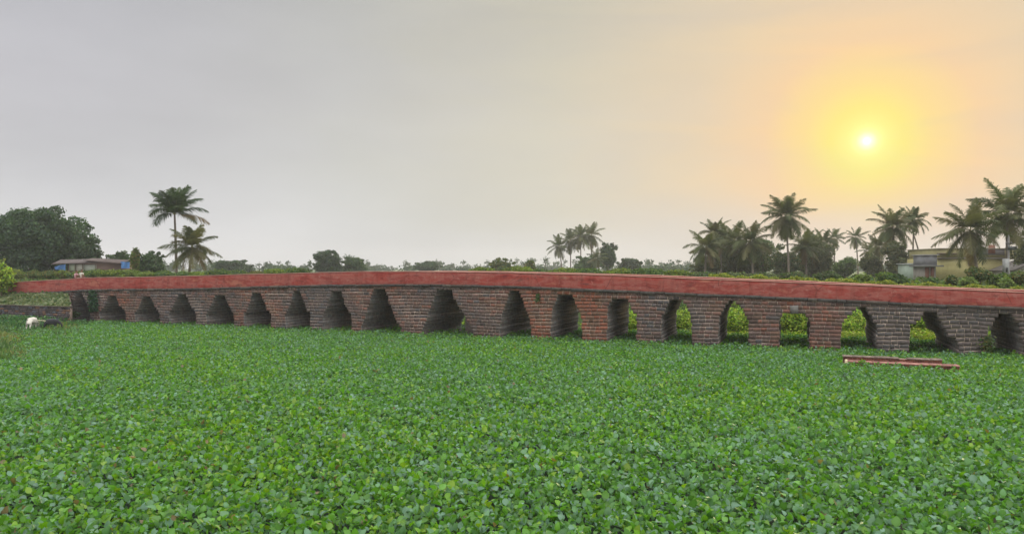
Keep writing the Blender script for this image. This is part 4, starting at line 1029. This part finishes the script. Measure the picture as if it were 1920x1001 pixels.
# ------------------------------------------------------------------ buildings
def shack():
    Y = 107; g = ground_at(95, Y); k = Y / F
    root = empty('tin_roofed_shack', g); tag(root, 'low tin-roofed shack with patched pale walls under the huge spreading tree', 'shack')
    X = lambda x: (x - 95) * k
    Z = lambda y: CAMH - (y - HOR) * k - GZ
    w = MB(); w.box(X(124), X(228), .4, 3.6, -.2, Z(491), (.15, .10, .08)); w.build('wall', M['plaster'], root)
    for x0, x1, y0, y1, c in ((126, 139, 494.5, 508, (.42, .46, .35)), (140.5, 154, 495, 508, (.48, .46, .40)), (155, 178, 496.5, 508, (.42, .44, .38))):
        p = MB(); p.box(X(x0), X(x1), .33, .39, Z(y1), Z(y0), c); p.build('wall_panel', M['plaster'], root)
    def roof(x0, x1, ya, yb, yc, yd, col):
        m = MB(); n = int((x1 - x0) / 1.5)
        for i in range(n):       # corrugated sheets, eave to ridge
            u0, u1 = i / n, (i + 1) / n; xa, xb = X(x0 + (x1 - x0) * u0), X(x0 + (x1 - x0) * u1); xm = (xa + xb) / 2
            e0, e1 = Z(yc + (yd - yc) * u0), Z(yc + (yd - yc) * u1); r0, r1 = Z(ya + (yb - ya) * u0), Z(ya + (yb - ya) * u1)
            c = tuple(np.array(col) * random.uniform(.75, 1.2))
            m.slab(xa, xm, -.35, 2.0, e0, (e0 + e1) / 2, e0 + .03, (e0 + e1) / 2 + .06, c)
            P0 = m.v[-8:]
            for q in (2, 3, 6, 7):
                x, y, z = m.v[len(m.v) - 8 + q]; m.v[len(m.v) - 8 + q] = (x, y, z + (r0 - e0))
            m.slab(xm, xb, -.35, 2.0, (e0 + e1) / 2, e1, (e0 + e1) / 2 + .06, e1 + .03, c)
            for q in (2, 3, 6, 7):
                x, y, z = m.v[len(m.v) - 8 + q]; m.v[len(m.v) - 8 + q] = (x, y, z + (r1 - e1))
        m.build('roof', M['metal'], root)
    roof(98, 182, 487, 485, 495.5, 492.5, (.085, .062, .055)); roof(158, 230, 484, 487.5, 488.5, 494.5, (.075, .05, .04))
    for x in (128, 140, 154, 178, 226):
        m = MB(); m.tube([(X(x), .1, -.2), (X(x), .1, Z(495))], [.05, .05], 6, (.14, .10, .07)); m.build('post', M['bark'], root)
    def sheet(label, x0, x1, pts, col, q):
        r = np.random.default_rng(q); n = 12; mm = MB(); (yl0, yl1), (yr0, yr1) = pts
        o = empty('tarpaulin', (g.x + X((x0 + x1) / 2), Y + .05, g.z + Z(yl1)))
        gr = []
        for i in range(n + 1):
            u = i / n; x = X(x0 + (x1 - x0) * u) - X((x0 + x1) / 2); c = []
            for j in range(5):
                v = j / 4; y = (yl0 + (yr0 - yl0) * u) * (1 - v) + (yl1 + (yr1 - yl1) * u) * v
                c.append((x, -.35 + .10 * math.sin(u * 9 + v * 2) + .1 * v, Z(y) - Z(yl1)))
            gr.append(c)
        for i in range(n):
            for j in range(4): mm.quad(gr[i][j], gr[i][j + 1], gr[i + 1][j + 1], gr[i + 1][j], tuple(np.array(col) * r.uniform(.85, 1.15)))
        mm.build('sheet', M['cloth'], o, True); tag(o, label, 'tarpaulin')
    sheet('blue tarpaulin hanging under the left eave of the shack', 104, 125, ((500, 505), (495, 507)), (.075, .17, .36), 1)
    sheet('bright blue tarpaulin hanging at the right end of the shack', 228, 245, ((490.5, 503), (491.5, 503)), (.09, .22, .48), 2)
shack()

def yellow_house():
    Y = 104; k = Y / F; g = ground_at(1758, Y)
    X = lambda x: (x - 1758) * k
    Z = lambda y: CAMH - (y - HOR) * k - GZ
    root = empty('yellow_house', g); tag(root, 'plain two-storey yellow house behind the palms at the right', 'house')
    w = MB(); w.box(X(1758), X(1888), 0, 8, -.3, Z(484.5), (.34, .30, .13)); w.build('wall', M['plaster'], root)
    u = MB(); u.box(X(1762), X(1960), .05, 8, Z(484), Z(467), (.32, .285, .14)); u.box(X(1826), X(1884), .02, .06, Z(478), Z(467), (.20, .18, .175))
    u.build('upper_wall', M['plaster'], root)
    l = MB(); l.box(X(1756), X(1890), -.28, .0, Z(485.5), Z(483), (.16, .14, .11)); l.box(X(1757), X(1790), -.6, .04, Z(476.5), Z(474.5), (.14, .11, .09)); l.build('ledge', M['plaster'], root)
    r = MB(); r.box(X(1759), X(1964), -.15, 8.2, Z(466.9), Z(465.3), (.26, .235, .16)); r.build('roof', M['plaster'], root)
    def window(x0, x1, y0, y1, parent=root):
        f = MB(); t = .05
        f.box(X(x0) - t, X(x1) + t, -.05, -.0, Z(y1) - t, Z(y1), (.34, .33, .32)); f.box(X(x0) - t, X(x1) + t, -.05, 0, Z(y0), Z(y0) + t, (.34, .33, .32))
        f.box(X(x0) - t, X(x0), -.05, 0, Z(y1), Z(y0), (.34, .33, .32)); f.box(X(x1), X(x1) + t, -.05, 0, Z(y1), Z(y0), (.34, .33, .32))
        f.box(X((x0 + x1) / 2) - .02, X((x0 + x1) / 2) + .02, -.04, 0, Z(y1), Z(y0), (.34, .33, .32))
        fo = f.build('window', M['plaster'], root)
        p = MB(); p.box(X(x0), X(x1), -.015, -.004, Z(y1), Z(y0), (.16, .16, .18)); p.build('pane', M['metal'], fo)
    window(1815, 1825, 487.5, 497)
    d = MB(); d.box(X(1853), X(1866), -.02, .018, Z(475), Z(459), (.24, .11, .08)); d.build('shutter', M['plaster'], root)
    # concrete room and its slab
    root2 = empty('concrete_room', ground_at(1744, 100)); tag(root2, 'small grey concrete room with overhanging roof slab at the left of the yellow house', 'outbuilding')
    k2 = 100 / F; X2 = lambda x: (x - 1744) * k2; Z2 = lambda y: CAMH - (y - HOR) * k2 - GZ
    m = MB(); m.box(X2(1735), X2(1757), 0, 3, Z2(498), Z2(478.5), (.20, .20, .21)); m.build('upper_wall', M['plaster'], root2)
    m = MB(); m.box(X2(1728), X2(1764), -.7, 3.2, Z2(500), Z2(497.2), (.16, .16, .15)); m.box(X2(1732), X2(1760), -.2, 3.1, Z2(479), Z2(477), (.27, .26, .25)); m.build('roof_slab', M['plaster'], root2)
    m = MB(); m.box(X2(1735), X2(1757), .3, 3, -.3, Z2(500), (.24, .22, .19)); m.build('wall', M['plaster'], root2)
    for x0, x1 in ((1736.5, 1744), (1747, 1753)):
        m = MB(); m.box(X2(x0), X2(x1), .22, .29, -.1, Z2(501), (.19, .085, .06)); m.build('door', M['plaster'], root2)
    root3 = empty('pale_hut', ground_at(1722, 106)); tag(root3, 'pale green low hut wall just left of the concrete room', 'hut')
    k3 = 106 / F; m = MB(); m.box(-11 * k3, 12 * k3, 0, 4, -.3, CAMH - (496 - HOR) * k3 - GZ, (.24, .29, .23)); m.build('wall', M['plaster'], root3)
    m = MB(); m.slab(-13 * k3, 14 * k3, -.3, 4.2, *(4 * [CAMH - (496 - HOR) * k3 - GZ])[:2], CAMH - (494 - HOR) * k3 - GZ, CAMH - (493 - HOR) * k3 - GZ, (.24, .25, .23)); m.build('roof', M['metal'], root3)
    # lean-to at the right edge
    k4 = 98 / F; g4 = ground_at(1912, 98); root4 = empty('lean_to_shed', g4); tag(root4, 'dark sloping-roofed shed at the right edge beside the utility pole', 'shed')
    X4 = lambda x: (x - 1912) * k4; Z4 = lambda y: CAMH - (y - HOR) * k4 - GZ
    m = MB(); m.slab(X4(1897), X4(1990), 0, 4, -.3, -.3, Z4(506), Z4(470), (.27, .25, .20)); m.build('wall', M['plaster'], root4)
    m = MB(); m.slab(X4(1893), X4(1994), -.5, 4.3, Z4(509) + .02, Z4(469) + .02, Z4(507) + .02, Z4(467) + .02, (.12, .105, .09)); m.build('roof', M['metal'], root4)
yellow_house()

def utility_pole():
    Y = 90; k = Y / F; g = ground_at(1891, Y)
    Z = lambda y: CAMH - (y - HOR) * k - GZ
    root = empty('utility_pole', g); tag(root, 'grey utility pole with crossarms and boxes in front of the yellow house', 'utility pole')
    m = MB(); m.tube([(0, 0, -.4), (0, 0, Z(440))], [.15, .10], 8, (.24, .23, .22)); m.build('pole', M['plaster'], root)
    for y, w in ((457, .75), (469, .7)):
        m = MB(); m.box(-w + .25, w + .1, -.18, -.11, Z(y), Z(y) + .09, (.10, .10, .10)); c = m.build('crossarm', M['metal'], root)
        if y == 457:
            for x in (-.42, -.1, .25, .6, .78):
                i = MB(); i.tube([(x, -.145, Z(y) + .09), (x, -.145, Z(y) + .2), (x, -.145, Z(y) + .28)], [.045, .06, .02], 7, (.30, .28, .28)); i.build('insulator', M['plaster'], c)
    m = MB(); m.box(-.2, .75, -.5, -.12, Z(467.5), Z(462), (.13, .14, .14)); 
    for x in (-.1, .1, .3, .5, .7): m.box(x - .025, x + .025, -.54, -.505, Z(467), Z(462.5), (.11, .12, .12))
    m.build('transformer', M['metal'], root)
    m = MB(); m.box(-.75, -.2, -.35, .05, Z(512), Z(485), (.36, .36, .35)); b = m.build('cabinet', M['metal'], root)
    m = MB(); m.box(-.62, -.33, -.37, -.352, Z(510), Z(502), (.02, .02, .02)); m.build('meter_window', M['metal'], b)
    m = MB(); m.tube([(-.45, .0, -.3), (-.45, .0, Z(512))], [.07, .07], 6, (.2, .2, .2)); m.build('cabinet_post', M['metal'], root)
utility_pole()

# ------------------------------------------------------------------ haze
def haze():
    m = bpy.data.materials.new('haze'); m.use_nodes = True; t = m.node_tree; t.nodes.clear()
    pv = N(t, 'ShaderNodeVolumePrincipled'); pv.inputs['Density'].default_value = .00036; pv.inputs['Color'].default_value = (.92, .93, .95, 1); pv.inputs['Anisotropy'].default_value = .3
    out = N(t, 'ShaderNodeOutputMaterial'); t.links.new(pv.outputs[0], out.inputs['Volume'])
    b = MB(); b.box(-1500, 1500, -450, 900, -3, 26)
    tag(b.build('haze', m), 'thin evening haze over the whole place', 'haze', kind='stuff')
haze()
